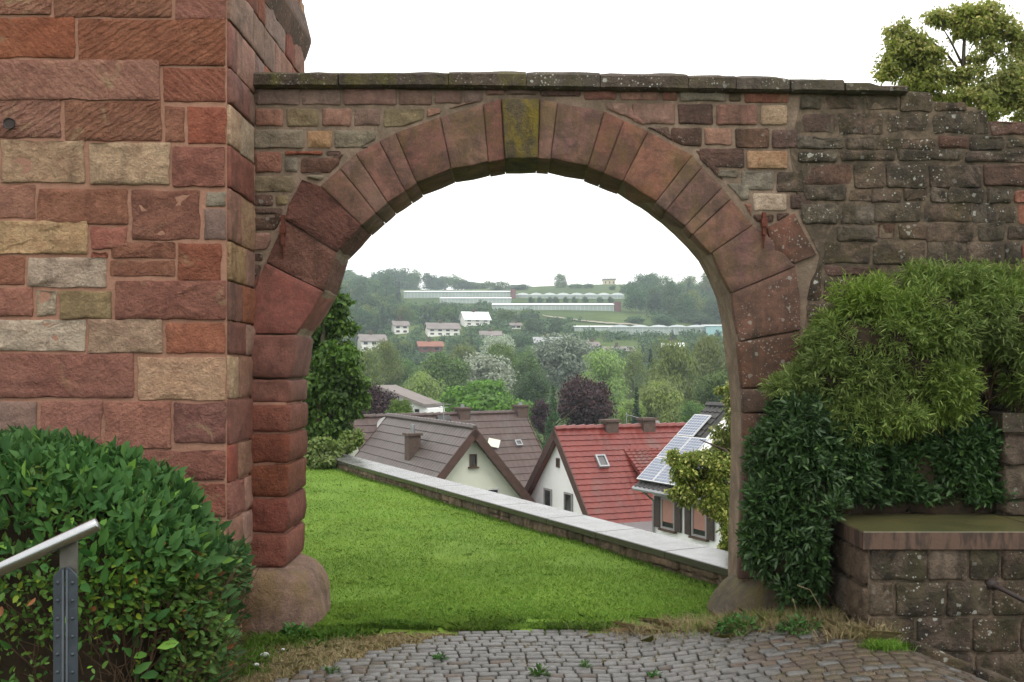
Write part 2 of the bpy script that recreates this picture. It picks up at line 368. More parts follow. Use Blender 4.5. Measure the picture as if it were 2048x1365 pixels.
M['f_silver'] = foliage('silver_green_foliage', (.26, .32, .22), (.42, .47, .36), .15)
M['f_silver_dark'] = foliage('grey_green_foliage', (.14, .19, .13), (.29, .34, .26), .15)
M['f_conifer'] = foliage('conifer_foliage', (.014, .036, .016), (.03, .06, .024), .1)
M['f_conifer_light'] = foliage('light_conifer_foliage', (.03, .07, .022), (.05, .10, .03), .1)
M['f_purple'] = foliage('purple_foliage', (.026, .011, .014), (.055, .020, .026), .2)
M['f_linden'] = foliage('linden_foliage', (.26, .34, .08), (.40, .48, .13), .62, hi=(.66, .64, .24), amt=.25)
M['f_linden_blossom'] = foliage('linden_foliage_in_blossom', (.12, .17, .028), (.21, .25, .045), .45, hi=(.52, .50, .17), amt=.28)
M['f_maple'] = foliage('glossy_green_foliage', (.04, .10, .014), (.085, .18, .026), .35, hi=(.13, .25, .04), amt=.2)
M['f_hedge'] = foliage('hedge_leaf', (.036, .11, .028), (.07, .17, .04), .3, .62, .2, hi=(.16, .32, .05), amt=.09)
M['f_hedge_small'] = foliage('small_hedge_leaf', (.05, .11, .018), (.10, .175, .03), .3, hi=(.17, .22, .03), amt=.15)
M['f_laurel'] = foliage('laurel_leaf', (.026, .078, .020), (.05, .12, .03), .25, .42, .35, hi=(.08, .17, .04), amt=.15)
M['f_willow'] = foliage('willow_leaf', (.10, .17, .028), (.19, .27, .05), .35, hi=(.28, .36, .10), amt=.18)
M['f_weed'] = foliage('weed_leaf', (.03, .09, .016), (.07, .16, .03), .3)
def plain(name, c1, c2=None, rough=.7, scale=4., bump=0., spec=.3, metal=0.):
    t = NT(name); p = t.pos(); n = t.noise(scale, 5, .6, p)
    col = t.mix(t.rng(n, .36, .64), c1, c2 or tuple(x * .8 for x in c1))
    if name.endswith('tile'): col = t.mix(t.rng(t.noise(9, 6, .7, p), .5, .66, 0, .55), col, tuple(x * .62 for x in c1)); col = t.mix(t.rng(t.noise(1.1, 5, .7, t.scale(p, (1, 1, .3))), .52, .66, 0, .35), col, (.12, .11, .095))
    return t.finish(col, rough, t.bump(n, bump, .02) if bump else None, spec, metal)
M['bark'] = plain('bark', (.09, .07, .05), (.05, .04, .03), .9, 12, .6)
M['twig'] = plain('brown_twig', (.11, .065, .035), (.06, .038, .022), .9, 20)
M['birch'] = plain('birch_bark', (.45, .43, .38), (.25, .24, .21), .8, 3)
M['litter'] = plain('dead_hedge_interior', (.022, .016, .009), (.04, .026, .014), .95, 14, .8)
M['render_white'] = plain('white_render', (.88, .88, .88), (.82, .82, .82), .9, .8)
M['render_cream'] = plain('cream_render', (.66, .68, .57), (.60, .62, .52), .9, .8)
M['render_far'] = plain('off_white_render', (.80, .79, .75), (.72, .71, .67), .9, .3)
M['tile_brown'] = plain('brown_roof_tile', (.085, .062, .055), (.06, .045, .04), .5, 2.5, .3, .4)
M['tile_brown2'] = plain('reddish_brown_roof_tile', (.095, .06, .052), (.07, .045, .04), .5, 2.5, .3, .4)
M['tile_red'] = plain('red_roof_tile', (.20, .036, .026), (.15, .029, .023), .4, 2.0, .2, .45)
M['tile_dark'] = plain('dark_roof_tile', (.055, .052, .05), (.035, .034, .034), .5, 3, .2, .4)
M['tile_far'] = plain('weathered_far_roof', (.22, .19, .18), (.17, .15, .14), .8, .3)
M['tile_far_orange'] = plain('orange_far_roof', (.27, .12, .085), (.22, .10, .07), .8, .3)
M['wood_brown'] = plain('dark_brown_timber', (.085, .045, .035), (.06, .032, .025), .6, 6, .2)
M['brick'] = plain('chimney_brick', (.11, .075, .06), (.08, .055, .045), .85, 8, .4)
M['metal_grey'] = plain('grey_metal', (.35, .36, .37), None, .4, 5, 0, .5, .6)
M['dish'] = plain('pale_dish', (.55, .55, .54), None, .5)
M['glasshouse'] = plain('greenhouse_glass', (.36, .42, .40), (.30, .36, .33), .4, .15)
M['glasshouse_roof'] = plain('greenhouse_roof_glass', (.74, .78, .80), (.66, .71, .73), .3, .15, 0, .6)
M['glasshouse_teal'] = plain('teal_greenhouse_glass', (.30, .52, .52), (.26, .46, .48), .4, .15)
M['brick_far'] = plain('dark_red_brick', (.20, .09, .09), (.16, .07, .07), .9, .5)
M['window_dark'] = plain('dark_window_glass', (.02, .022, .025), None, .12, 2, 0, .6)
M['curtain'] = plain('window_blind', (.42, .22, .17), (.36, .19, .15), .8, 3)
M['frame_white'] = plain('white_window_frame', (.6, .6, .58), None, .5)
M['frame_grey'] = plain('grey_window_frame', (.34, .33, .32), None, .5)
M['frame_brown'] = plain('brown_window_frame', (.10, .06, .04), None, .6)
M['shutter'] = plain('brown_shutter', (.075, .055, .045), (.055, .04, .034), .6, 8)
M['post_paint'] = plain('blue_grey_iron_paint', (.034, .045, .056), (.024, .033, .042), .5, 25, .15, .5)
M['rust'] = plain('rusty_iron', (.13, .035, .02), (.08, .025, .015), .8, 30, .4)
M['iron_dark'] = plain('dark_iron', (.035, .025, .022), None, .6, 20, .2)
M['steel'] = plain('brushed_stainless_steel', (.42, .43, .44), (.38, .39, .40), .27, 60, 0., .5, 1.)
M['steel_dull'] = plain('dull_steel', (.16, .155, .14), (.12, .115, .10), .45, 20, .1, .5, .6)
t = NT('solar_cells'); tc = t.n('ShaderNodeTexCoord').outputs['UV']
M['solar_frame'] = plain('aluminium_frame', (.6, .61, .62), None, .4, 5, 0, .5, .5)
M['solar_cell'] = plain('solar_cell', (.13, .16, .24), (.11, .14, .21), .18, 6, 0, .8)
M['solar_grid'] = plain('solar_grid', (.55, .57, .62), None, .4)

# ---------------------------------------------------------------- terrain and sky-side setting
TP = [(-4000, -.4), (5.0, -.4), (7.2, -8.5), (14, -8.5), (60, -9), (150, -9.5), (230, -5), (300, 8), (360, 18), (430, 27.5), (520, 41), (600, 50), (660, 52), (760, 50), (1100, 30), (3000, 0), (6000, -20)]
TY = [a for a, b in TP]; TZ = [b for a, b in TP]
def tz(x, y):
    z = np.interp(y, TY, TZ)
    w = np.clip((np.asarray(y, float) - 200) / 200, 0, 1)
    return z + w * (2.2 * np.sin(np.asarray(x) * .011 + 1) + 1.2 * np.sin(np.asarray(x) * .031 + np.asarray(y) * .02))
def row_to_y(px, row, lo=232, hi=640):
    """distance at which the hillside shows at that row"""
    best = lo
    for y in np.arange(lo, hi, 2.):
        x = (px - 1024) / F * y
        if 740 - (tz(x, y) - CZ) * F / y >= row: best = y
    return best
ys = np.concatenate([-np.geomspace(3000, 30, 10), [-10, 0, 5.0, 7.2, 12, 20, 30, 40, 50], np.arange(60, 100, 8), np.arange(100, 780, 12), np.geomspace(790, 6000, 24)])
xs = np.concatenate([-np.geomspace(3000, 430, 14), np.arange(-400, 401, 14), np.geomspace(430, 3000, 14)])
gx, gy = np.meshgrid(xs, ys); gz = tz(gx, gy)
me = gridmesh('terrain', np.stack([gx, gy, gz], -1).reshape(-1, 3), len(xs), len(ys))
tag(link('terrain', me, None, M['terrain']), 'green valley floor rising to the hillside across the valley', None, None, 'structure')

# ---------------------------------------------------------------- foreground ground
def gh(x, y):
    """height of the ground before the arch: swells to the right, then falls beside the low wall"""
    x = np.asarray(x, float); y = np.asarray(y, float)
    s = np.clip((x - .5) / 1.4, 0, 1); s = s * s * (3 - 2 * s)
    z = .17 * s * np.clip((6.6 - y) / .8, 0, 1)
    z = z - np.clip(x - 2.0, 0, 3) * .33 * np.clip((6.0 - y) / .5, 0, 1)
    z = z - np.clip(-x - 1.3, 0, 2) * .03
    return z
gx, gy = np.meshgrid(np.linspace(-7, 7, 150), np.linspace(-3, 6.7, 110))
hz = gh(gx, gy) - .040 + .006 * np.sin(gx * 9 + gy * 5) * np.cos(gy * 11)
me = gridmesh('ground', np.stack([gx, gy, hz], -1).reshape(-1, 3), 150, 110)
ground = tag(link('ground', me, None, M['earth']), 'packed earth and moss around the cobbles', None, None, 'structure')

# lawn on its terrace
WA = Vector((1.60, 7.27, 0)); WB = Vector((-2.93, 16.3, 0)); wd = (WB - WA).normalized(); wnml = Vector((wd.y, -wd.x, 0))  # points to the valley side
def wall_x(y): return WA.x + (y - WA.y) * wd.x / wd.y
def lz(x, y): return .012 * np.sin(x * 2.3 + 1) * np.sin(y * 1.7) + .008 * np.sin(x * 5 + y * 4)
ny, nx = 150, 60
yy = np.linspace(6.0, 18.5, ny); co = []
for y in yy:
    x1 = wall_x(y) + .05
    x1 = min(x1, 6)
    x = np.linspace(-11, x1, nx)
    e = -.05 if y < 6.16 else 0.
    co.append(np.stack([x, np.full(nx, y), lz(x, y) + e], -1))
me = gridmesh('lawn', np.concatenate(co), nx, ny)
lawn = tag(link('lawn', me, None, M['lawn']), 'bright green lawn on the terrace behind the arch', None, None, 'structure')

# ---------------------------------------------------------------- stone builder
def poly_area(p): return .5 * sum(p[i][0] * p[(i + 1) % len(p)][1] - p[(i + 1) % len(p)][0] * p[i][1] for i in range(len(p)))
def inset_clip(p, a, b, c):
    """keep a*x+b*y>=c"""
    out = []
    for i in range(len(p)):
        q, r = p[i], p[(i + 1) % len(p)]
        dq, dr = a * q[0] + b * q[1] - c, a * r[0] + b * r[1] - c
        if dq >= 0: out.append(q)
        if (dq >= 0) != (dr >= 0):
            s = dq / (dq - dr); out.append((q[0] + (r[0] - q[0]) * s, q[1] + (r[1] - q[1]) * s))
    return out
SID = [0]
def stone(name, poly, frame, mat, parent, w0=.0, w1=.02, cham=.012, joint=.006, bulge=.006, amp=.004, step=.055, corner=.010, back=None, wob=.004, mids=()):
    """poly (u,v) in metres, anticlockwise; frame(u,v,w)->world; front at w1, sides down to w0 (or to back(u,v) points)"""
    SID[0] += 1; sd_ = SID[0] * 7.31
    if poly_area(poly) < 0: poly = poly[::-1]
    # shrink for the joint: move every edge inward
    for i in range(len(poly)):
        pass
    cen = (sum(p[0] for p in poly) / len(poly), sum(p[1] for p in poly) / len(poly))
    q = list(poly)
    for i in range(len(poly)):
        a, b = poly[i], poly[(i + 1) % len(poly)]
        dx, dy = b[0] - a[0], b[1] - a[1]; L = math.hypot(dx, dy)
        if L < 1e-6: continue
        nx_, ny_ = -dy / L, dx / L
        q2 = inset_clip(q, nx_, ny_, nx_ * a[0] + ny_ * a[1] + joint)
        if len(q2) >= 3: q = q2
    # outline with rounded corners
    pts = []
    per = sum(math.dist(q[i], q[(i + 1) % len(q)]) for i in range(len(q)))
    stp = max(step, per / 52)
    for i in range(len(q)):
        a, b = q[i], q[(i + 1) % len(q)]; L = math.dist(a, b)
        if L < .004: continue
        c = min(corner, L * .3)
        n = max(1, int((L - 2 * c) / stp))
        for k in range(n + 1):
            s = (c + (L - 2 * c) * k / n) / L
            pts.append((a[0] + (b[0] - a[0]) * s, a[1] + (b[1] - a[1]) * s))
    n = len(pts)
    cx, cy = sum(p[0] for p in pts) / n, sum(p[1] for p in pts) / n
    def nz3(x, y, z, f): return mn.noise(Vector((x * f + sd_, y * f, z * f + sd_ * .3)))
    out = []
    for (x, y) in pts:
        d = nz3(x, y, 0, 9) * wob + nz3(x, y, 3, 25) * wob * .5 - wob * .4
        r = math.hypot(x - cx, y - cy) + 1e-6
        out.append((x + (x - cx) / r * d, y + (y - cy) / r * d))
    size = math.sqrt(abs(poly_area(pts)))
    V = []; rings = 0
    def ring(scale_fn, wfn):
        nonlocal rings
        for (x, y) in out:
            X, Y = scale_fn(x, y); V.append(frame(X, Y, wfn(X, Y)))
        rings += 1
    if back is not None:
        for (x, y) in out: V.append(back(x, y))
        rings += 1
        for m in mids:
            for (x, y) in out:
                f = frame(x, y, w0); b = back(x, y); j = Vector((nz3(x, y, m * 5, 8), 0, nz3(x, y, m * 5 + 9, 8))) * .003
                V.append(f.lerp(b, m) + j)
            rings += 1
    ring(lambda x, y: (x, y), lambda x, y: w0)
    ring(lambda x, y: (x, y), lambda x, y: w1 - cham)
    def ins(k):
        def f(x, y):
            r = math.hypot(x - cx, y - cy) + 1e-6; s = max(0, 1 - k / r); return cx + (x - cx) * s, cy + (y - cy) * s
        return f
    ring(ins(cham * .35), lambda x, y: w1 - cham * .35 + nz3(x, y, 0, 14) * amp * .5)
    ring(ins(cham), lambda x, y: w1 + nz3(x, y, 0, 10) * amp)
    for fr in (.72, .42):
        ring(lambda x, y, fr=fr: (cx + (x - cx) * fr, cy + (y - cy) * fr), lambda x, y, fr=fr: w1 + bulge * (1 - fr * fr) + nz3(x, y, 0, 8) * amp * 1.6 + nz3(x, y, 5, 20) * amp)
    V.append(frame(cx, cy, w1 + bulge + nz3(cx, cy, 0, 8) * amp * 1.6))
    Fc = []
    for r in range(rings - 1):
        for k in range(n):
            Fc.append((r * n + k, r * n + (k + 1) % n, (r + 1) * n + (k + 1) % n, (r + 1) * n + k))
    for k in range(n): Fc.append(((rings - 1) * n + k, (rings - 1) * n + (k + 1) % n, rings * n))
    if back is not None: Fc.append(tuple(range(n))[::-1])
    return pobj(name, V, Fc, mat, parent, True)

# ---------------------------------------------------------------- the arch wall
YA = 6.30; TH = .45
def afr(u, v, w): return Vector((u, YA - w, v))
def apx(px, py, w=.02):
    Y = YA - w; return ((px - 1024) / F * Y, CZ - (py - H) / F * Y)
arch = empty('arch_wall', (0, YA, 0), 'reddish stone wall with a round archway framing the view over the valley', 'archway')
# joints of the ring: outer, inner ends on the front face, from the left pier over the crown to the right pier
J = [((488, 668), (598, 668)), ((530, 526), (651, 585)), ((569, 440), (676, 507)), ((640, 372), (724, 452)), ((710, 307), (776, 407)), ((790, 266), (834, 368)),
     ((880, 233), (903, 341)), ((966, 208), (977, 326)), ((1003, 197), (1010, 320)), ((1079, 197), (1076, 318)), ((1115, 205), (1101, 320)), ((1209, 222), (1176, 335)),
     ((1297, 262), (1245, 364)), ((1385, 310), (1311, 406)), ((1445, 375), (1369, 454)), ((1506, 450), (1420, 509)), ((1592, 533), (1458, 589)), ((1602, 660), (1474, 684))]
def mid_joint(a, b, k=.5):
    return tuple(tuple(p + (q - p) * k for p, q in zip(u_, w_)) for u_, w_ in zip(a, b))
outer_extra = {0: [(500, 600)], 15: [(1535, 470)], 2: [(575, 410), (603, 357)], 16: [(1600, 590)]}
vm = ['red_smooth', 'red_dark', 'red_dark', 'vouss', 'vouss', 'vouss', 'vouss', 'vouss', 'keystone', 'vouss', 'vouss', 'vouss', 'vouss', 'vouss', 'vouss', 'vouss', 'vouss_dark']
def back_px(u, v, w):
    """back outline of the ring: straight through on the left, slightly splayed on the right"""
    px = 1024 + u / (YA - w) * F; py = H + (CZ - v) / (YA - w) * F
    k = (YA - w) / (YA + TH)
    rx = k if px < 1024 else k + (.984 - k) * min(1, ((px - 1024) / 455) ** 1.6)
    X = 1024 + (px - 1024) * rx; Yp = H + (py - H) * k
    q = P(X, Yp, YA + TH)
    return q
def voussoir(poly_px, mat, w=.03, name='voussoir', **k):
    poly = [apx(x, y, w) for x, y in poly_px]
    kw = dict(w0=-.02, w1=w, cham=.006, joint=.0010, bulge=.002, amp=.004, corner=.0015, wob=.0025, mids=(.66, .33)); kw.update(k)
    return stone(name, poly, afr, M[mat], arch, back=lambda u, v: back_px(u, v, w), **kw)
def arc_in(a, b):
    """curve the inner edge between two joints"""
    m = ((a[0] + b[0]) / 2, (a[1] + b[1]) / 2); c = (1030, 790); r = math.dist(m, c); L = math.dist(a, b)
    s = 1 + (L * L / 8 / 460) / r
    return (c[0] + (m[0] - c[0]) * s, c[1] + (m[1] - c[1]) * s)
ring = []
for i in range(len(J) - 1):
    ks = {3: [.55], 4: [.6], 13: [.35], 6: [], 10: [], 11: [.45], 14: [.3]}.get(i, [])
    cuts = [J[i]] + [mid_joint(J[i], J[i + 1], k) for k in ks] + [J[i + 1]]
    for a_, b_ in zip(cuts, cuts[1:]): ring.append((i, a_, b_, outer_extra.get(i, [])))
for i, (o0, i0), (o1, i1), ex_ in ring:
    poly = [o0] + ex_ + [o1, i1, arc_in(i1, i0), i0]
    rough = vm[i] == 'red_dark'
    v = voussoir(poly, vm[i], w=.05 if vm[i] == 'keystone' else (.045 if i == 0 else .03), amp=.016 if rough else .004, wob=.005 if rough else .0025,
                 name='keystone' if vm[i] == 'keystone' else 'voussoir')
    if vm[i] == 'keystone': v['label'] = 'keystone under yellow green moss'
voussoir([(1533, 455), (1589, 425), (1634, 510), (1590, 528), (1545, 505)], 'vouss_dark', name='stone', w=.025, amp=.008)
# left pier, corner stones rounded by age
lj = [668, 758, 808, 867, 929, 996, 1069, 1139]
rx_ = [598, 583, 581, 580, 578, 576, 574, 571]
for i in range(7):
    y0, y1 = lj[i], lj[i + 1]
    poly = [(486, y0), (486, y1), (rx_[i + 1], y1), ((rx_[i] + rx_[i + 1]) / 2 + (2 if i > 1 else 0), (y0 + y1) / 2), (rx_[i], y0)]
    voussoir(poly, 'red_smooth' if i < 2 else 'pier_red', w=.10 if i > 1 else .08, cham=.018 if i > 1 else .014, joint=.0035, bulge=.006, amp=.009, corner=.016, wob=.010, name='stone')
# right pier
rj = [684, 778, 827, 877, 945, 1010, 1085, 1160]
rxx = [1474, 1483, 1486, 1486, 1485, 1482, 1479, 1477]
for i in range(7):
    y0, y1 = rj[i], rj[i + 1]
    o0 = 662 if i == 0 else y0
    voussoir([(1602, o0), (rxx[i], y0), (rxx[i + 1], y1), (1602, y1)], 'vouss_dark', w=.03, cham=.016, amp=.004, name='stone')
# spandrel stones, read off the photograph
EXT = [J[0][0]] + [(500, 600)] + [J[1][0], (555, 470), (569, 425), (600, 352), (645, 358), J[4][0], J[5][0], J[6][0], J[7][0], J[8][0], J[9][0], J[10][0], J[11][0], J[12][0], J[13][0], J[14][0], (1506, 425), (1560, 440), (1592, 423), (1640, 510), (1612, 600), (1606, 700), (1606, 1200)]
def ring_clip(poly):
    """subtract the ring: keep the largest convex remainder outside one edge of its hull"""
    hull = [EXT[0], (530, 510), (568, 430), (601, 353), (640, 364), (709, 303), (789, 262), (879, 229), (966, 204), (1003, 194), (1079, 194), (1115, 201), (1210, 218), (1298, 258), (1387, 306), (1448, 371), (1508, 440), (1535, 462), (1590, 421), (1642, 510), (1610, 600), (1606, 1200)]
    inside = False
    best = None; ba = 0
    xs_ = [p[0] for p in poly]; ys_ = [p[1] for p in poly]
    def above(p):
        for a, b in zip(hull, hull[1:]):
            if min(a[0], b[0]) <= p[0] <= max(a[0], b[0]):
                s = (p[0] - a[0]) / (b[0] - a[0] + 1e-9); 
                if p[1] > a[1] + (b[1] - a[1]) * s: return False
        return True
    if all(above(p) for p in poly): 
        return poly
    q = list(poly)
    for a, b in zip(hull, hull[1:]):
        if b[0] <= a[0]: continue
        if max(a[0], b[0]) <= min(xs_) + 1 or min(a[0], b[0]) >= max(xs_) - 1: continue
        seg = [p for p in q]
        dx, dy = b[0] - a[0], b[1] - a[1]
        hit = False
        for t_ in (0., .25, .5, .75, 1.):
            X_ = min(max(a[0] + dx * t_, min(xs_)), max(xs_)); Y_ = a[1] + dy * (X_ - a[0]) / dx
            if Y_ < max(ys_) - .5: hit = True
        if not hit: continue
        L = math.hypot(dx, dy); nx_, ny_ = dy / L, -dx / L
        q = inset_clip(q, nx_, ny_, nx_ * a[0] + ny_ * a[1])
        if len(q) < 3: return None
    return q if abs(poly_area(q)) > 180 else None
Z3 = lambda x, y: (480 + x / 2.626, 120 + y / 2.626)
Z4 = lambda x, y: (1000 + x / 2.625, 120 + y / 2.625)
left_st = [(75, 148, 316, 240, 'mauve'), (322, 148, 532, 240, 'mauve'), (538, 148, 824, 240, 'pink'), (830, 148, 1012, 240, 'mauve'), (1018, 158, 1168, 232, 'mauve'), (1174, 158, 1278, 226, 'mauve'),
  (1285, 150, 1400, 190, 'mauve'), (75, 250, 230, 352, 'pink'), (238, 250, 420, 355, 'olive'), (427, 250, 586, 352, 'pink'), (594, 250, 742, 352, 'mauve'), (748, 250, 970, 356, 'olive'), (976, 248, 1060, 310, 'pink'),
  (70, 362, 338, 468, 'grey'), (345, 366, 486, 466, 'tan'), (492, 366, 720, 464, 'grey'), (78, 478, 222, 596, 'red'), (230, 476, 438, 502, 'red'), (448, 474, 534, 504, 'brown'), (230, 510, 308, 594, 'grey'), (316, 510, 530, 596, 'red_rough'),
  (538, 476, 620, 530, 'grey'), (68, 606, 280, 698, 'olive'), (345, 604, 440, 645, 'grey'), (66, 704, 176, 770, 'brown'), (182, 704, 256, 770, 'olive'), (64, 776, 226, 814, 'brown'), (60, 822, 230, 898, 'brown'),
  (58, 906, 165, 1004, 'pink'), (55, 1012, 124, 1060, 'brown'), (48, 1070, 112, 1150, 'red'), (44, 1158, 84, 1260, 'pink')]
right_st = [(30, 150, 198, 186, 'mauve'), (204, 152, 430, 210, 'red'), (438, 152, 618, 212, 'red'), (626, 154, 838, 214, 'pink'), (844, 156, 936, 216, 'red'), (942, 158, 1194, 220, 'grey'), (1200, 158, 1274, 224, 'weathered'), (1280, 158, 1522, 228, 'red'),
  (552, 222, 684, 296, 'pink'), (690, 222, 924, 342, 'pink'), (930, 228, 1124, 342, 'brown'), (1134, 232, 1358, 346, 'pink'), (1364, 234, 1514, 344, 'tan'), (750, 350, 890, 420, 'brown'), (896, 352, 1064, 458, 'brown'),
  (1070, 354, 1224, 452, 'pink'), (1230, 356, 1418, 466, 'brown'), (1424, 360, 1566, 468, 'brown'), (1046, 460, 1288, 570, 'brown'), (1294, 474, 1514, 576, 'tan'), (1130, 574, 1258, 620, 'grey'), (1264, 578, 1444, 688, 'grey'),
  (1450, 582, 1600, 696, 'weathered'), (1326, 696, 1512, 796, 'pale'), (1520, 702, 1640, 790, 'brown'), (1326, 806, 1444, 856, 'red'), (1450, 800, 1540, 850, 'brown')]
for tr, lst in ((Z3, left_st), (Z4, right_st)):
    for (x0, y0, x1, y1, m) in lst:
        poly = [tr(x0, y0), tr(x1, y0), tr(x1, y1), tr(x0, y1)]
        sl = (poly[0][0] - 500) * .004
        poly = [(x, y) for x, y in poly]
        q = ring_clip(poly)
        if q is None: continue
        hh_ = max(p_[1] for p_ in q) - min(p_[1] for p_ in q)
        if q != poly and (abs(poly_area(q)) < 260 or hh_ < 10): continue
        if q != poly and m in ('red', 'red_rough'): m = 'brown'
        a = .009 if m in ('tan', 'pale', 'grey', 'olive', 'brown') else .005
        stone('stone', [apx(x, y, .012) for x, y in q], afr, M[m], arch, w0=-.03, w1=.010 + random.random() * .008, cham=.007, joint=.0035, amp=a, wob=.007, corner=.009)
for q in ([(1612, 604), (1622, 560), (1644, 518), (1644, 604)], [(1596, 424), (1606, 300), (1640, 500)]):
    stone('stone', [apx(a, b, .012) for a, b in (q if q[0][0] == 1612 else [(1586, 372), (1604, 330), (1604, 418)])], afr, M['weathered'], arch, w0=-.03, w1=.014, cham=.008, joint=.003, amp=.009, wob=.008, corner=.012)
fill = [([(1212, 214), (1262, 214), (1292, 246), (1290, 252), (1240, 228)], 'pink'), ([(1300, 256), (1332, 256), (1352, 280), (1345, 283)], 'brown'), ([(1452, 366), (1500, 366), (1500, 400), (1484, 402)], 'grey'), ([(1488, 406), (1504, 406), (1504, 436)], 'red'),
        ([(714, 292), (744, 292), (728, 299)], 'grey'), ([(600, 322), (640, 322), (662, 336), (640, 350), (606, 346)], 'grey'), ([(548, 425), (560, 412), (563, 428), (549, 446)], 'brown'), ([(500, 606), (506, 560), (522, 530), (512, 590)], 'red'), ([(664, 312), (690, 306), (672, 330)], 'brown'), ([(1390, 300), (1398, 300), (1440, 340), (1448, 362), (1430, 350)], 'brown'), ([(884, 222), (930, 205), (960, 200), (958, 203)], 'pink')]
for q, m in fill: stone('stone', [apx(a, b, .012) for a, b in q], afr, M[m], arch, w0=-.03, w1=.011, cham=.006, joint=.002, amp=.006, wob=.004, corner=.006)
# blackened rubble on the right, coursed and uneven
rr = random.Random(5)
y = 186; row = 0
rows = []
while y < 1180:
    h = rr.choice([30, 36, 42, 50, 38, 46, 56, 26]); rows.append((y, min(h, 60))); y += h
for (y0, h) in rows:
    x = 1608 - rr.random() * 20 if y0 > 215 else 1600
    if y0 > 560: x = 1610
    if 470 < y0 + h / 2 < 600: x = 1646
    while x < 2290:
        w_ = rr.uniform(34, 125) if h > 28 else rr.uniform(50, 150)
        x1 = min(x + w_, 2300)
        # ruined top edge
        top = 183 if x < 1815 else (204 if x < 1900 else (212 if x < 1962 else 243))
        jy = rr.uniform(-3, 3)
        ya, yb = y0 + jy, y0 + h + rr.uniform(-4, 4)
        if yb > top + 12:
            ya = max(ya, top)
            poly = [(x, ya + rr.uniform(-4, 4)), (x1, ya + rr.uniform(-4, 4)), (x1 + rr.uniform(-5, 5), yb), (x + rr.uniform(-5, 5), yb)]
            q = poly if x >= 1606 and y0 + h / 2 > 470 else ring_clip(poly)
            if q:
                m = rr.choice(['weathered'] * 5 + ['weathered_grey'] * 3 + ['brown'])
                if x > 2020 and y0 > 285: m = 'red'
                stone('stone', [apx(a, b, .012) for a, b in q], afr, M[m], arch, w0=-.03, w1=.009 + rr.random() * .014, cham=.008, joint=.002, amp=.010, wob=.012, corner=.012)
        x = x1
# mortar core with the notch of the opening
def off_out(p, k=2.2):
    d_ = Vector((p[0] - 1030, p[1] - 790)); d_.normalize(); return (p[0] + d_.x * k, p[1] + d_.y * k)
inn = []
for i in range(len(J) - 1):
    inn.append(off_out(J[i][1])); inn.append(off_out(arc_in(J[i + 1][1], J[i][1])))
inn.append(off_out(J[-1][1]))
notch = [(470, 1300), (556, 1300), (566, 1080), (574, 900), (576, 760)] + inn + [(1488, 778), (1491, 827), (1491, 945), (1486, 1085), (1484, 1300),
         (2310, 1300), (2310, 245), (1960, 245), (1955, 215), (1900, 212), (1895, 205), (1815, 200), (1815, 172), (470, 172)]
pc = [apx(x, y, .004) for x, y in notch]; n = len(pc)
V = [Vector((u, YA - .004, v)) for u, v in pc] + [Vector((u, YA + TH - .03, v)) for u, v in pc]
core = pobj('mortar_core', V, [tuple(range(n)), tuple(range(n, 2 * n))[::-1]] + [((i + 1) % n, i, i + n, (i + 1) % n + n) for i in range(n)], M['mortar_grey'], arch)
b = MB()
for i in range(2, 7):
    (ua, za), (ub, zb) = apx(492, lj[i] - (3 if i == 2 else 0), .08), apx(rx_[i] - 9, lj[i + 1], .08)
    b.box((ua, YA - .078, zb), (ub - ua, 0, 0), (0, .30, 0), (0, 0, za - zb))
b.build('pier_mortar', M['mortar'], arch)
pr_ = [apx(x, y, .008) for x, y in [(1606, 186), (1815, 200), (1895, 205), (1900, 212), (1955, 215), (1960, 245), (2310, 245), (2310, 1300), (1606, 1300), (1606, 700), (1614, 610), (1640, 512), (1600, 430), (1580, 300)]]
n = len(pr_); V = [Vector((u, YA - .008, v)) for u, v in pr_] + [Vector((u, YA + .05, v)) for u, v in pr_]
pobj('blackened_mortar', V, [tuple(range(n)), tuple(range(n, 2 * n))[::-1]] + [((i + 1) % n, i, i + n, (i + 1) % n + n) for i in range(n)], M['mortar_dark'], arch)
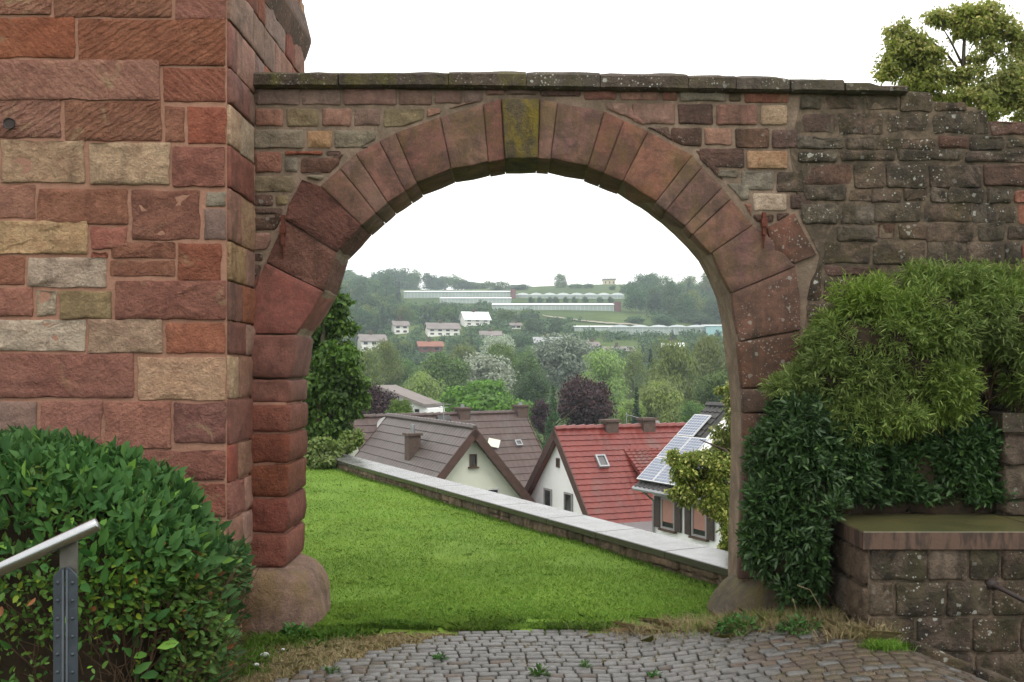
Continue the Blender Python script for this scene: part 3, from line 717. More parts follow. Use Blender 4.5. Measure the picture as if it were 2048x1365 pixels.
# coping slabs with a weathered bevel
cx_ = [(505, 675), (677, 897), (897, 1053), (1053, 1201), (1201, 1377), (1377, 1473), (1473, 1580), (1583, 1690), (1692, 1818)]
for i, (a, b) in enumerate(cx_):
    yt = 137 + (0 if a < 1050 else (a - 1050) * .012) + [0, 0, -2, -1, 0, 2, 2, 8, 16][i]
    yb = 173 + (max(0, a - 900)) * .014; ybe = 173 + (max(0, b - 900)) * .014
    wf = .075; 
    u0, vt = apx(a + .6, yt, wf); u1, _ = apx(b - .6, yt, wf); _, vb = apx(a, yb, wf); _, vbe = apx(b, ybe, wf)
    nseg = max(4, int((u1 - u0) / .07)); V = []; 
    for k in range(nseg + 1):
        u = u0 + (u1 - u0) * k / nseg; s = k / nseg
        f = lambda q: mn.noise(Vector((u * 6 + i * 9, q * 3.1, 0))) * .008
        b_ = vb + (vbe - vb) * s; e = .005 if k in (0, nseg) else 0
        hh = vt - b_ + .026
        if i == 8: hh *= 1 - .35 * (s > .45)
        if i == 6 and s > .75: hh -= (s - .75) * .10
        prof = [(YA + .52, b_), (YA - wf + .03, b_ + f(1) * .5), (YA - wf + e, b_ + .012 + f(2) * .4), (YA - wf + f(3) + e, b_ + hh * .55), (YA - wf + .035 + f(4), b_ + hh * .68 + f(5) * .5), (YA + .10, b_ + hh + f(6) - e), (YA + .40, b_ + hh + f(7)), (YA + .53, b_ + hh * .6)]
        V += [Vector((u, yy_, zz)) for yy_, zz in prof]
    m = 8
    Fc = [(k * m + j, (k + 1) * m + j, (k + 1) * m + (j + 1) % m, k * m + (j + 1) % m) for k in range(nseg) for j in range(m)] + [tuple(range(m)), tuple(nseg * m + j for j in range(m))[::-1]]
    o = pobj('coping_stone', V, Fc, M['coping'] if i < 3 else M['coping_grey'], arch)
# iron cramps
for (x, y0, y1) in ((565, 430, 490), (1529, 425, 470)):
    b = MB(); c = apx((x), y0, .06)
    z0 = apx(x, y1, .06)[1]; z1 = c[1]
    b.box((c[0] - .011, YA - .062, z0), (.022, 0, 0), (0, .03, 0), (0, 0, z1 - z0)); b.box((c[0] - .018, YA - .068, (z0 + z1) / 2 - .02), (.036, 0, 0), (0, .04, 0), (0, 0, .05))
    b.tube([(c[0], YA - .045, z0), (c[0], YA - .04, z0 - .08)], [.01, .004], 6)
    b.build('iron_cramp', M['rust'], arch)

# guard stones at the foot of the piers
def guard(name, prof, label, mat, flip, xi, yc0, yc1):
    """prof: (z, reach) rows; the stone swells from the pier toward the opening and the camera"""
    V = []; nr = len(prof); n = 20
    for z, rch, fr in prof:
        xo = xi + (rch if not flip else -rch)
        for k in range(n):
            t = math.pi * k / (n - 1)          # from front-inner round to back-inner
            ex = abs(math.sin(t)) ** .45; cy = math.cos(t); cy = math.copysign(abs(cy) ** .6, cy)
            X = xi + (xo - xi) * ex; Y = (yc0 + yc1) / 2 - ((yc1 - yc0) / 2 + (fr if cy > 0 else fr * .4)) * cy
            nzv = mn.noise(Vector((X * 5, Y * 5, z * 5 + xi))) * .034
            V.append(Vector((X + nzv, Y + nzv, z)))
    Fc = [(r * n + k, r * n + k + 1, (r + 1) * n + k + 1, (r + 1) * n + k) for r in range(nr - 1) for k in range(n - 1)]
    Fc += [((r + 1) * n, (r + 1) * n + n - 1, r * n + n - 1, r * n) for r in range(nr - 1)]
    Fc.append(tuple((nr - 1) * n + k for k in range(n)))
    if flip: Fc = [f[::-1] for f in Fc]
    o = pobj(name, V, Fc, mat, None, True); return tag(o, label, 'guard stone')
X0 = P(478, 0, 6.2).x
gl = guard('guard_stone', [(-.05, .51, .06), (.05, .502, .058), (.12, .495, .052), (.18, .485, .05), (.24, .47, .042), (.29, .45, .03), (.325, .42, .018), (.352, .375, .0), (.364, .28, -.03)], 'pale rounded guard stone at the foot of the left pier', M['guard'], False, X0, 6.10, 6.78)
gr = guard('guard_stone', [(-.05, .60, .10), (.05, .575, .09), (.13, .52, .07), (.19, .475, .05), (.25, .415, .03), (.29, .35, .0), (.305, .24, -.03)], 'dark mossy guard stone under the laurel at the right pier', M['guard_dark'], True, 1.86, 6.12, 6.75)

# ---------------------------------------------------------------- the tower on the left
TYR = 5.72; TX = -1.635; yaw = R(3)
tw = empty('sandstone_tower', (TX, TYR, 0), 'tower corner of large red and tan sandstone blocks left of the arch', 'tower')
def tfr(u, v, w):           # u leftward-negative along the front face measured from the corner
    return Vector((TX + u * math.cos(yaw) + w * math.sin(yaw), TYR + u * math.sin(yaw) - w * math.cos(yaw), v))
def tpx(px, py):
    # intersect the pixel ray with the front plane
    a = (px - 1024) / F; # X=a*Y ; plane: point (TX,TYR)+u(cos,sin)
    # a*(TYR+u sin) = TX+u cos
    u = (a * TYR - TX) / (math.cos(yaw) - a * math.sin(yaw)); Y = TYR + u * math.sin(yaw)
    return (u, CZ - (py - H) / F * Y)
Z1 = lambda x, y: (x / 2.007, y / 2.007)
tst = [(-420, -140, 100, -42, 'red_chiselled'), (108, -140, 520, -44, 'red_chiselled'), (528, -140, 915, -46, 'red_chiselled'), (-420, -40, 208, 62, 'red_chiselled'), (215, -38, 695, 74, 'red_chiselled'), (702, -36, 915, 86, 'red_chiselled'), (-420, 66, -160, 236, 'red_chiselled'), (-152, 68, 306, 238, 'red_chiselled'), (313, 78, 912, 268, 'red_chiselled'),
 (-420, 242, -110, 392, 'red_chiselled'), (-102, 242, 646, 406, 'red_chiselled'), (653, 272, 910, 414, 'red_chiselled'), (-420, 396, -70, 556, 'red'), (-62, 396, 249, 556, 'red_chiselled'), (256, 404, 652, 570, 'red_chiselled'), (662, 424, 746, 576, 'red'), (752, 428, 908, 583, 'red'),
 (-420, 560, -10, 738, 'tan'), (4, 562, 346, 738, 'tan'), (358, 574, 688, 746, 'tan'), (694, 588, 908, 756, 'red_rough'), (-420, 742, -90, 882, 'red'), (-82, 742, 146, 880, 'red'), (150, 756, 518, 905, 'red'), (526, 762, 806, 966, 'red_rough'), (826, 768, 906, 832, 'grey'), (818, 838, 906, 966, 'mauve'),
 (-420, 886, -70, 1020, 'tan'), (-62, 886, 358, 1023, 'tan'), (364, 908, 516, 1006, 'red'), (366, 1010, 440, 1040, 'red'), (446, 972, 708, 1040, 'red_rough'), (-420, 1026, -60, 1146, 'red'), (-52, 1026, 104, 1146, 'red'), (110, 1032, 432, 1156, 'pale'), (438, 1044, 708, 1112, 'red'), (714, 974, 892, 1132, 'red_rough'),
 (-420, 1152, -70, 1274, 'tan'), (-62, 1152, 137, 1274, 'red'), (146, 1164, 234, 1276, 'pale'), (240, 1168, 452, 1284, 'olive'), (462, 1126, 908, 1286, 'red_rough'), (-420, 1282, -90, 1408, 'pale'), (-82, 1282, 348, 1412, 'pale'), (352, 1280, 658, 1420, 'tan'), (664, 1294, 908, 1422, 'red')]
tst = [(*Z1(a, b), *Z1(c, d), m) for a, b, c, d, m in tst]
tst += [(-210, 706, -60, 797, 'red'), (-54, 706, 270, 797, 'red'), (275, 714, 455, 802, 'tan'), (-210, 802, -44, 886, 'pale'), (-40, 802, 77, 884, 'mauve'), (80, 800, 206, 896, 'red'), (209, 802, 344, 898, 'red'), (347, 804, 455, 888, 'red_rough')]
yy0 = 900
for k, hh in enumerate([66, 74, 80, 70, 84, 76]):
    x = -210
    while x < 456:
        w_ = rr.uniform(110, 210); x1 = x + w_
        if x1 > 400: x1 = 456
        tst.append((x, yy0, x1, yy0 + hh - 5, rr.choice(['red', 'red', 'red_rough', 'tan', 'mauve']))); x = x1 + 4
    yy0 += hh
for (x0, y0, x1, y1, m) in tst:
    poly = [tpx(x0, y0), tpx(x1, y0), tpx(x1, y1), tpx(x0, y1)]
    if x1 > 450: poly = [poly[0], (min(poly[1][0], .0) if False else -.004, poly[1][1]), (-.004, poly[2][1]), poly[3]]
    ro = m in ('red_rough', 'tan', 'pale')
    stone('stone', poly, tfr, M[m], tw, w0=-.03, w1=.008 + rr.random() * .010, cham=.006, joint=.001, amp=.011 if ro else .005, wob=.011, corner=.006, bulge=.003 if ro else .001, step=.035)
# side face: depth axis u = distance back from the corner
def sfr(u, v, w): return Vector((TX + w, TYR + u, v))
SB = 7.78 - TYR
zrow = sorted({round(tpx(455, y)[1], 3) for y in [-140, -45, 40, 135, 206, 290, 376, 482, 562, 642, 710, 800, 890, 966, 1040, 1120, 1190, 1274]}, reverse=True)
zrow = [4.45, 4.28] + zrow
for r in range(len(zrow) - 1):
    z1, z0 = zrow[r], zrow[r + 1]; u = 0.0; k = 0
    while u < SB - .02:
        w_ = rr.uniform(.28, .62) if (r + k) % 2 else rr.uniform(.16, .3)
        u1 = min(u + w_, SB)
        if SB - u1 < .12: u1 = SB
        if u < .62 or z0 > 3.0:
            m = rr.choice(['red_smooth', 'red_smooth', 'red', 'pink', 'mauve', 'pink', 'tan'])
            if abs(z0 - 2.7) < .3 and u > .1 and u < .5: m = 'pale'
            stone('stone', [(u, z0), (u1, z0), (u1, z1), (u, z1)], sfr, M[m], tw, w0=-.03, w1=.008 + rr.random() * .010, cham=.007, joint=.003, amp=.006, wob=.008, corner=.008)
        u = u1; k += 1
# moulded string course high on the side and front
prof = [(0, .0), (.015, .0), (.03, .04), (.050, .10), (.062, .14), (.062, .17), (0, .42)]
V = []
zc = 4.02
for (yy_) in (TYR - .05, 7.80):
    V += [Vector((TX + w, yy_ , zc + z)) for w, z in prof]
m = len(prof)
pobj('string_course', V, [(j, (j + 1) % m, m + (j + 1) % m, m + j) for j in range(m)] + [tuple(range(m))[::-1], tuple(range(m, 2 * m))], M['vouss_dark'], tw)
# core
fl = tfr(-3.6, 0, .003); fc = Vector((TX - .004, TYR - .003, 0))
V = [Vector((p_[0], p_[1], z)) for z in (-.5, 6.5) for p_ in ((fl.x, fl.y), (fc.x, fc.y), (TX - .004, 7.78), (fl.x, 7.78))]
pobj('mortar_core', V, [(0, 1, 5, 4), (1, 2, 6, 5), (2, 3, 7, 6), (3, 0, 4, 7), (4, 5, 6, 7), (3, 2, 1, 0)], M['mortar'], tw)
# upper back wall above the string course
# put-log hole: its inner shade painted as a dark lump proud of the stone
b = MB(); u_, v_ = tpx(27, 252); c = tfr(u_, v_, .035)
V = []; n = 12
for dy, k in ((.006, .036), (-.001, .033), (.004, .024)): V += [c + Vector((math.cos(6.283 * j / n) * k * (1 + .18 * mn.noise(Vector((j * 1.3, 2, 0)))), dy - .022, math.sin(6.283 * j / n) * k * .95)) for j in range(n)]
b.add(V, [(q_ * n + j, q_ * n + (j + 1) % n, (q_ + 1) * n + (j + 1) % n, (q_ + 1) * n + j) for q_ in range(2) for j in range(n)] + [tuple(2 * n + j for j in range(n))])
b.build('painted_socket_shade', M['iron_dark'], tw)

# ---------------------------------------------------------------- low wall at the right
LY = 5.40; LX = 1.93; LB = 6.02
lw = empty('low_stone_wall', (LX, LY, 0), 'low blackened stone wall with mossy coping slab in the lower right corner', 'wall')
def lfr(u, v, w): return Vector((LX + u, LY - w, v))
def lsf(u, v, w): return Vector((LX - w, LB - u, v))
def lpx(px, py): return ((px - 1024) / F * LY - LX, CZ - (py - H) / F * LY)
Z5 = lambda x, y: (1600 + x / 3.74, 1000 + y / 3.74)
ztop = .635
cs = [(490, 345, 945, 606, 'lowwall'), (950, 345, 1255, 606, 'lowwall_tan'), (1262, 345, 1500, 606, 'lowwall'), (1508, 345, 1800, 600, 'lowwall'), (1808, 345, 2300, 600, 'lowwall'),
      (490, 612, 706, 872, 'lowwall_tan'), (712, 612, 1085, 872, 'lowwall'), (1092, 612, 1430, 872, 'lowwall'), (1438, 608, 1700, 872, 'lowwall'), (1706, 608, 2300, 872, 'lowwall'),
      (490, 880, 860, 1120, 'lowwall'), (866, 880, 1280, 1140, 'lowwall'), (1286, 880, 1640, 1140, 'lowwall'), (1646, 880, 2300, 1140, 'lowwall'),
      (860, 1146, 1300, 1400, 'lowwall'), (1306, 1146, 1750, 1400, 'lowwall'), (1756, 1146, 2300, 1400, 'lowwall'), (1300, 1406, 1800, 1650, 'lowwall'), (1806, 1406, 2300, 1650, 'lowwall')]
for (x0, y0, x1, y1, m) in cs:
    poly = [lpx(*Z5(x0, y0)), lpx(*Z5(x1, y0)), lpx(*Z5(x1, y1)), lpx(*Z5(x0, y1))]
    if x0 == 490: poly[0] = (0.004, poly[0][1]); poly[3] = (0.004, poly[3][1])
    poly = [(a, min(b, ztop)) for a, b in poly]
    stone('stone', poly, lfr, M[m], lw, w0=-.03, w1=.006 + rr.random() * .010, cham=.010, joint=.001, amp=.014, wob=.010, corner=.014, bulge=.006)
for (v0, v1, m) in ((.42, .62, 'lowwall_tan'), (.20, .415, 'lowwall_tan'), (-.1, .195, 'lowwall_tan')):
    for (u0, u1) in ((0, .33), (.335, .62)) if v0 != .42 else ((0, .40), (.405, .62)):
        stone('stone', [(u0, v0), (u1, v0), (u1, v1), (u0, v1)], lsf, M[m], lw, w0=-.03, w1=.012 + rr.random() * .014, cham=.016, joint=.003, amp=.012, wob=.010, corner=.02, bulge=.010)
b = MB(); b.box((LX + .004, LY + .004, -1.2), (1.9, 0, 0), (0, LB - LY - .004, 0), (0, 0, ztop + 1.19)); b.build('mortar_core', M['mortar_dark'], lw)
for (a, c) in ((-.035, .99), (.996, 1.9)):
    b = MB(); e = .006
    x0, x1, y0, y1, z0, z1 = LX + a, LX + c, LY - .03, LB + .03, ztop - .004, .727
    V = [(x0, y0, z0), (x1, y0, z0), (x1, y1, z0), (x0, y1, z0), (x0, y0, z1 - e), (x1, y0, z1 - e), (x1, y1, z1 - e), (x0, y1, z1 - e), (x0 + e, y0 + e, z1), (x1 - e, y0 + e, z1), (x1 - e, y1 - e, z1), (x0 + e, y1 - e, z1)]
    Fc = [(3, 2, 1, 0), (0, 1, 5, 4), (1, 2, 6, 5), (2, 3, 7, 6), (3, 0, 4, 7), (4, 5, 9, 8), (5, 6, 10, 9), (6, 7, 11, 10), (7, 4, 8, 11), (8, 9, 10, 11)]
    b.add(V, Fc); b.build('coping_slab', M['mossy_slab'], lw)
# square pier standing behind the low wall
py_ = empty('stone_pier', (P(2100, 0, 6.0).x, 6.0, .73), 'square stone pier cut off by the right edge of the picture', 'pier')
xl = P(2004, 0, 5.95).x
def pfr(u, v, w): return Vector((xl + u, 5.95 - w, v))
for (ya, yb) in ((868, 933), (937, 1000), (1003, 1040)):
    z1 = CZ - (ya - H) / F * 5.95; z0 = max(CZ - (yb - H) / F * 5.95, .729)
    stone('stone', [(0, z0), (.5, z0), (.5, z1), (0, z1)], pfr, M['lowwall_tan'], py_, w0=-.3, w1=.02, cham=.02, joint=.002, amp=.01, wob=.01, corner=.025)
b = MB(); z1 = CZ - (827 - H) / F * 5.9; z0 = CZ - (865 - H) / F * 5.9
b.box((xl - .02, 5.9, z0), (.6, 0, 0), (0, .42, 0), (0, 0, z1 - z0)); b.build('cap_slab', M['coping_grey'], py_)
b = MB(); b.box((xl + .02, 5.96, .729), (.48, 0, 0), (0, .34, 0), (0, 0, z0 - .735)); b.build('mortar_core', M['mortar_dark'], py_)
# iron handrail on the low wall
hr = empty('iron_handrail', (P(1992, 1172, 5.33).x, 5.33, 0), 'rusty iron handrail fixed to the low wall at the right edge', 'handrail')
b = MB(); a_ = P(1990, 1172, 5.34); c_ = P(2120, 1238, 5.2); b.tube([a_ + Vector((0, .08, 0)), a_, a_.lerp(c_, .5), c_], .013, 8); b.build('rail', M['iron_dark'], hr, True)
b = MB(); b.tube([a_ + Vector((0, .10, 0)), a_ + Vector((0, .01, 0))], .028, 10); b.build('bracket', M['iron_dark'], hr, True)

# ---------------------------------------------------------------- kerb and cobbles
kr = empty('kerb', (2, 5.3, 0), 'mossy kerb stones along the foot of the low wall', None, None, 'structure')
kp = [(1.80, 5.42), (2.08, 5.26), (2.36, 5.08), (2.64, 4.9), (2.92, 4.7)]
for (x0, y0), (x1, y1) in zip(kp, kp[1:]):
    d = Vector((x1 - x0, y1 - y0, 0)); L = d.length; d.normalize(); nn = Vector((-d.y, d.x, 0))
    def kf(u, v, w): 
        q = Vector((x0, y0, 0)) + d * u + nn * v; q.z = float(gh(q.x, q.y)) + .0 + w; return q
    stone('kerb_stone', [(0, 0), (L, 0), (L, .11), (0, .11)], kf, M['lowwall'], kr, w0=-.1, w1=.03, cham=.012, joint=.004, amp=.006, wob=.008, corner=.02)
cob = empty('cobbled_path', (0, 5.3, 0), 'worn grey stone setts laid in curved rows before the arch', None, None, 'structure')
setts = []
rc = random.Random(11)
protos = []
def sett_mesh(w, d, seed):
    q = random.Random(seed); n = 8; V = []
    pr = [(-.5, -.42), (-.42, -.5), (.42, -.5), (.5, -.42), (.5, .42), (.42, .5), (-.42, .5), (-.5, .42)]
    pr = [(x * (1 + q.uniform(-.03, .02)), y * (1 + q.uniform(-.04, .02))) for x, y in pr]
    for s, z in ((1, -.05), (1, -.004), (.93, .001)): V += [(x * w * s, y * d * s, z + (q.uniform(-.002, .002) if z > -.01 else 0)) for x, y in pr]
    V.append((0, 0, .003))
    Fc = [(r * n + k, r * n + (k + 1) % n, (r + 1) * n + (k + 1) % n, (r + 1) * n + k) for r in range(2) for k in range(n)] + [(2 * n + k, 2 * n + (k + 1) % n, 3 * n) for k in range(n)]
    return V, Fc
shapes = [sett_mesh(w, .061, i) for i, w in enumerate((.068, .078, .090, .080, .100, .072, .112, .084))]
for k, m in enumerate(shapes):
    for mt in ('sett', 'sett_red'):
        me = pmesh('cobble', m[0], m[1], True); me.materials.append(M[mt]); protos.append(me)
def curve_y(x): 
    return .10 * math.sin((x + .6) * 1.5) + .10 * max(0, x - .5) ** 1.7 + .05 * max(0, -x - .8)
row = 0; v = 4.15
while v < 6.25:
    x = -2.3 + rc.random() * .1
    while x < 2.9:
        k = rc.randrange(8); w = (.068, .078, .090, .080, .100, .072, .112, .084)[k] + .007
        xc = x + w / 2; yc = v + curve_y(xc) + rc.uniform(-.006, .006)
        x += w
        edge = 6.10 + .03 * math.sin(xc * 7) - max(0, -xc - .30) * 1.0 - max(0, xc - .75) * .42
        if yc > edge or yc < 4.3: continue
        # keep on the road side of the kerb
        ky = np.interp(xc, [1.7, 1.8, 2.92], [5.55, 5.40, 4.64]) if xc > 1.6 else 9
        if yc > ky - .05: continue
        red = 1 if (xc > 1.25 and rc.random() < .7) or rc.random() < .08 else 0
        ang = math.atan2(curve_y(xc + .05) - curve_y(xc - .05), .1)
        setts.append((xc, yc, k * 2 + red, ang + rc.uniform(-.03, .03)))
    v += .0685; row += 1
def sett_key(s):
    x, y = s[0], s[1]; z = float(gh(x, y)); px = 1024 + x / y * F; pyy = H + (CZ - z) / y * F
    vis = 440 < px < 2060 and pyy < 1372
    return (0 if vis else 1, y)
setts.sort(key=sett_key)
stV = MB()
for i, (x, y, k, a) in enumerate(setts):
    z = float(gh(x, y)); sx = float(gh(x + .05, y) - gh(x - .05, y)) / .1
    if i < 298:
        o = bpy.data.objects.new('cobble', protos[k]); COL.objects.link(o); o.parent = cob
        o.location = Vector((x, y, z + rc.uniform(-.003, .004))) - cob.location
        o.rotation_euler = (rc.uniform(-.025, .025), -math.atan(sx) + rc.uniform(-.025, .025), a)
    else:
        me = shapes[k // 2]; ca, sa = math.cos(a), math.sin(a); dz = rc.uniform(-.003, .004)
        stV.add([(x + p[0] * ca - p[1] * sa, y + p[0] * sa + p[1] * ca, z + dz + p[2] + sx * (p[0] * ca - p[1] * sa)) for p in me[0]], me[1])
so = stV.build('cobbles', M['sett'], cob, True); so['kind'] = 'stuff'

# ---------------------------------------------------------------- garden wall
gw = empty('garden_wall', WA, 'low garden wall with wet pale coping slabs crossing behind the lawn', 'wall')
S0 = -1.25; S1 = 13.4
def gfr(u, v, w):    # front face looking to the lawn
    p_ = WA + wd * u - wnml * w; return Vector((p_.x, p_.y, v))
b = MB(); p0 = WA + wd * S0 + wnml * .004; b.box((p0.x, p0.y, -9.5), wd * (S1 - S0), wnml * .36, (0, 0, 9.595)); b.build('mortar_core', M['mortar_grey'], gw)
u = S0
while u < S1:
    w_ = rr.uniform(.18, .48); u1 = min(u + w_, S1)
    if rr.random() < .5: sp = [(-.06, .098)]
    else: 
        h_ = rr.uniform(0., .03); sp = [(-.06, h_ + .01), (h_ + .01, .098)]
    for a, c in sp: stone('stone', [(u, a), (u1, a), (u1, c), (u, c)], gfr, M['garden'], gw, w0=-.03, w1=.012 + rr.random() * .02, cham=.012, joint=.004, amp=.008, wob=.01, corner=.015)
    u = u1
u = S0
while u < S1:
    u1 = min(u + rr.uniform(.88, 1.06), S1)
    def cfr(a, b_, w): p_ = WA + wd * a + wnml * b_; return Vector((p_.x, p_.y, .155 + w))
    e = .004
    q = [(u + e, -.045), (u1 - e, -.045), (u1 - e, .40), (u + e, .40)]
    V = [cfr(a, b_, -.056) for a, b_ in q] + [cfr(a, b_, -.006) for a, b_ in q] + [cfr(a + (e if i in (0, 3) else -e), b_ + (e * 1.5 if i < 2 else -e), 0) for i, (a, b_) in enumerate(q)]
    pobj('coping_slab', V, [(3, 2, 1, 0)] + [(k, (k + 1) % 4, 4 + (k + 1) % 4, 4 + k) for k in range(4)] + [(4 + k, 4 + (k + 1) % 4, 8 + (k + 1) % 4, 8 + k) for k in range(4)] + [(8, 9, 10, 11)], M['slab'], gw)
    u = u1

# ---------------------------------------------------------------- houses below the terrace
def house_frame(A, d):
    d = Vector((d[0], d[1], 0)).normalized(); n = Vector((d.y, -d.x, 0))   # n: to the right when looking along d
    return A, d, n
def roof_courses(parent, A, d, n, L, w, h, ncourse, mat, t0=0., t1=1., s0=0., wave=.0, pitch_w=.3, lift=.0):
    """one slope of overlapping tile courses; every course a part"""
    nd = Vector((n.x * w, n.y * w, -h)); up = d.cross(nd).normalized()
    if up.z < 0: up = -up
    for i in range(ncourse):
        a = t0 + (t1 - t0) * i / ncourse; b_ = t0 + (t1 - t0) * (i + 1) / ncourse + .006
        m = max(2, int((L - s0) / pitch_w)); sub = 4 if wave else 1
        V = []; cnt = m * sub + 1
        for k in range(cnt):
            s = s0 + (L - s0) * k / (cnt - 1); ph = (k % sub) / sub if wave else 0
            wv = wave * (1 - math.cos(2 * math.pi * ph)) / 2
            p0 = A + d * s + nd * a + up * (.03 + wv + lift); p1 = A + d * s + nd * b_ + up * (.062 + wv + lift); p2 = A + d * s + nd * b_ + up * (.015 + lift)
            V += [p0, p1, p2]
        Fc = []
        for k in range(cnt - 1):
            o = k * 3; Fc += [(o, o + 3, o + 4, o + 1), (o + 1, o + 4, o + 5, o + 2)]
        pobj('tile_course', V, Fc, mat, parent)
def slab(mb, A, d, n, s0, s1, w, h, th, t0=0., t1=1.):
    nd = Vector((n.x * w, n.y * w, -h)); up = d.cross(nd).normalized(); 
    if up.z < 0: up = -up
    mb.box(A + d * s0 + nd * t0 - up * th, d * (s1 - s0), nd * (t1 - t0), up * (th + .012))
def ray_plane(px, py, p0, nrm):
    d_ = Vector(((px - 1024) / F, 1, -(py - H) / F)); o = Vector((0, 0, CZ))
    return o + d_ * ((p0 - o).dot(nrm) / d_.dot(nrm))
def window(parent, c, right, w, h, out, frame='frame_white', pane='window_dark', sill=True, bars=0, name='window', blind=None):
    up = Vector((0, 0, 1)); b = MB(); f = .06 if w > .5 else .05
    o = c - right * w / 2 - up * h / 2
    b.box(o, right * f, up * h, out * .06); b.box(o + right * (w - f), right * f, up * h, out * .06)
    b.box(o + right * f, right * (w - 2 * f), up * f, out * .06); b.box(o + right * f + up * (h - f), right * (w - 2 * f), up * f, out * .06)
    for k in range(bars): b.box(o + right * (w * (k + 1) / (bars + 1) - .025), right * .05, up * h * .98, out * .05)
    wo_ = b.build(name, M[frame], parent)
    b = MB(); b.box(o + right * f + up * f + out * .008, right * (w - 2 * f), up * (h - 2 * f), out * .012); b.build('pane', M[pane], wo_)
    if blind: b = MB(); b.box(o + right * f + up * (f + h * .16) + out * .022, right * (w - 2 * f), up * (h * .84 - 2 * f), out * .01); b.build('blind', M[blind], wo_)
    if sill: b = MB(); b.box(o - right * .06 - up * .06, right * (w + .12), up * .055, out * .12); b.build('sill', M['frame_white' if frame == 'frame_white' else 'frame_brown'], wo_)
    return wo_
def gable_house(name, A, d, L, w1, h1, w2, h2, zg, label, wall, tile, courses, vergemat, inset=.35, wave=0., group=None, far_over=.2, ridge=True):
    """w1/h1: slope on the +n side, w2/h2: slope on the -n side"""
    A, d, n = house_frame(A, d)
    root = empty(name, (A.x, A.y, zg), label, 'house', group)
    # walls: pentagon prism under the roof
    th = .16
    e1 = A + Vector((n.x * w1, n.y * w1, -h1)); e2 = A - Vector((n.x * w2, n.y * w2, h2))
    k = .965
    a0 = A + Vector((0, 0, -.22)); p1 = A + (e1 - A) * k + Vector((0, 0, -.22)); p2 = A + (e2 - A) * k + Vector((0, 0, -.22))
    pr = [a0, p1, Vector((p1.x, p1.y, zg)), Vector((p2.x, p2.y, zg)), p2]
    V = [q + d * inset for q in pr] + [q + d * (L - far_over) for q in pr]; m = 5
    pobj('wall', V, [tuple(range(5)), tuple(range(5, 10))[::-1]] + [((j + 1) % m, j, j + m, (j + 1) % m + m) for j in range(m)], M[wall], root)
    b = MB(); slab(b, A, d, n, 0, L, w1, h1, th); slab(b, A, d, n * -1, 0, L, w2, h2, th); b.build('roof', M[tile], root)
    roof_courses(root, A, d, n, L, w1, h1, courses, M[tile], wave=wave)
    roof_courses(root, A, d, n * -1, L, w2, h2, courses, M[tile], wave=wave)
    # verge boards on both ends
    for s in (-.05, L + .005):
        for nn, w_, h_ in ((n, w1, h1), (n * -1, w2, h2)):
            b = MB(); nd = Vector((nn.x * w_, nn.y * w_, -h_)); up = d.cross(nd).normalized(); up = up if up.z > 0 else -up
            b.box(A + d * s + up * .07, d * .045, nd * 1.0, up * -.30); b.build('verge_board', M[vergemat], root)
    if ridge:
        b = MB(); nr = int(L / .38)
        for k in range(nr):
            p0 = A + d * (L * k / nr) + Vector((0, 0, .07)); p1_ = A + d * (L * (k + 1.12) / nr) + Vector((0, 0, .10)); b.tube([p0, p1_], [.10, .125], 6)
        o = b.build('ridge_tiles', M[tile], root)
    return root, A, d, n
def chimney(parent, base, d, n, sx, sy, z1, mat='brick', cap=True, pot=None):
    b = MB(); o = base - d * sx / 2 - n * sy / 2; b.box(o, d * sx, n * sy, (0, 0, z1 - base.z)); c = b.build('chimney', M[mat], parent)
    if cap: b = MB(); b.box(o - d * .07 - n * .07 + Vector((0, 0, z1 - base.z + .002)), d * (sx + .14), n * (sy + .14), (0, 0, .09)); b.build('cap', M['brick'], c)
    if pot: b = MB(); q = base + Vector((0, 0, z1 - base.z)); b.tube([q + Vector((0, 0, .09)), q + Vector((0, 0, .09 + pot))], .09, 8); b.build('pot', M['metal_grey'], c)
    return c
def dish(parent, c, r, face, name='satellite_dish'):
    face = Vector(face).normalized(); a = face.cross(Vector((0, 0, 1))).normalized(); u_ = a.cross(face); V = [c]; n = 14
    for k, (rr_, dd) in enumerate(((.5, .03), (1, .12))):
        for i in range(n): t_ = 2 * math.pi * i / n; V.append(c + (a * math.cos(t_) + u_ * math.sin(t_)) * r * rr_ + face * dd * r * 2)
    Fc = [(0, 1 + i, 1 + (i + 1) % n) for i in range(n)] + [(1 + i, 1 + n + i, 1 + n + (i + 1) % n, 1 + (i + 1) % n) for i in range(n)]
    o = pobj(name, V, Fc, M['dish'], parent, True)
    b = MB(); b.tube([c, c + face * r * .9 - Vector((0, 0, r * .3))], .015, 5); b.tube([c - face * .02, c - face * .15 - Vector((0, 0, r * 1.2))], .02, 5); b.build('arm', M['metal_grey'], o)
    return o
# --- brown gabled house in front
A1 = P(950, 860, 36); B1 = P(775, 835, 45.5)
h1, A, d, n = gable_house('gabled_house', A1, B1 - A1, 10.4, 4.3, 5.07, 4.3, 5.07, -8.8, 'cream house with dark brown tiled roof just behind the garden wall', 'render_cream', 'tile_brown', 17, 'wood_brown', inset=.45, wave=.010)
gp = A + d * .45 - d * .004
right = n if n.x > 0 else -n
window(h1, ray_plane(946, 921, gp, d), right, .28, .46, -d, 'frame_brown', 'window_dark', True)
window(h1, ray_plane(985, 992, gp, d), right, .50, .55, -d, 'frame_white', 'window_dark', True)
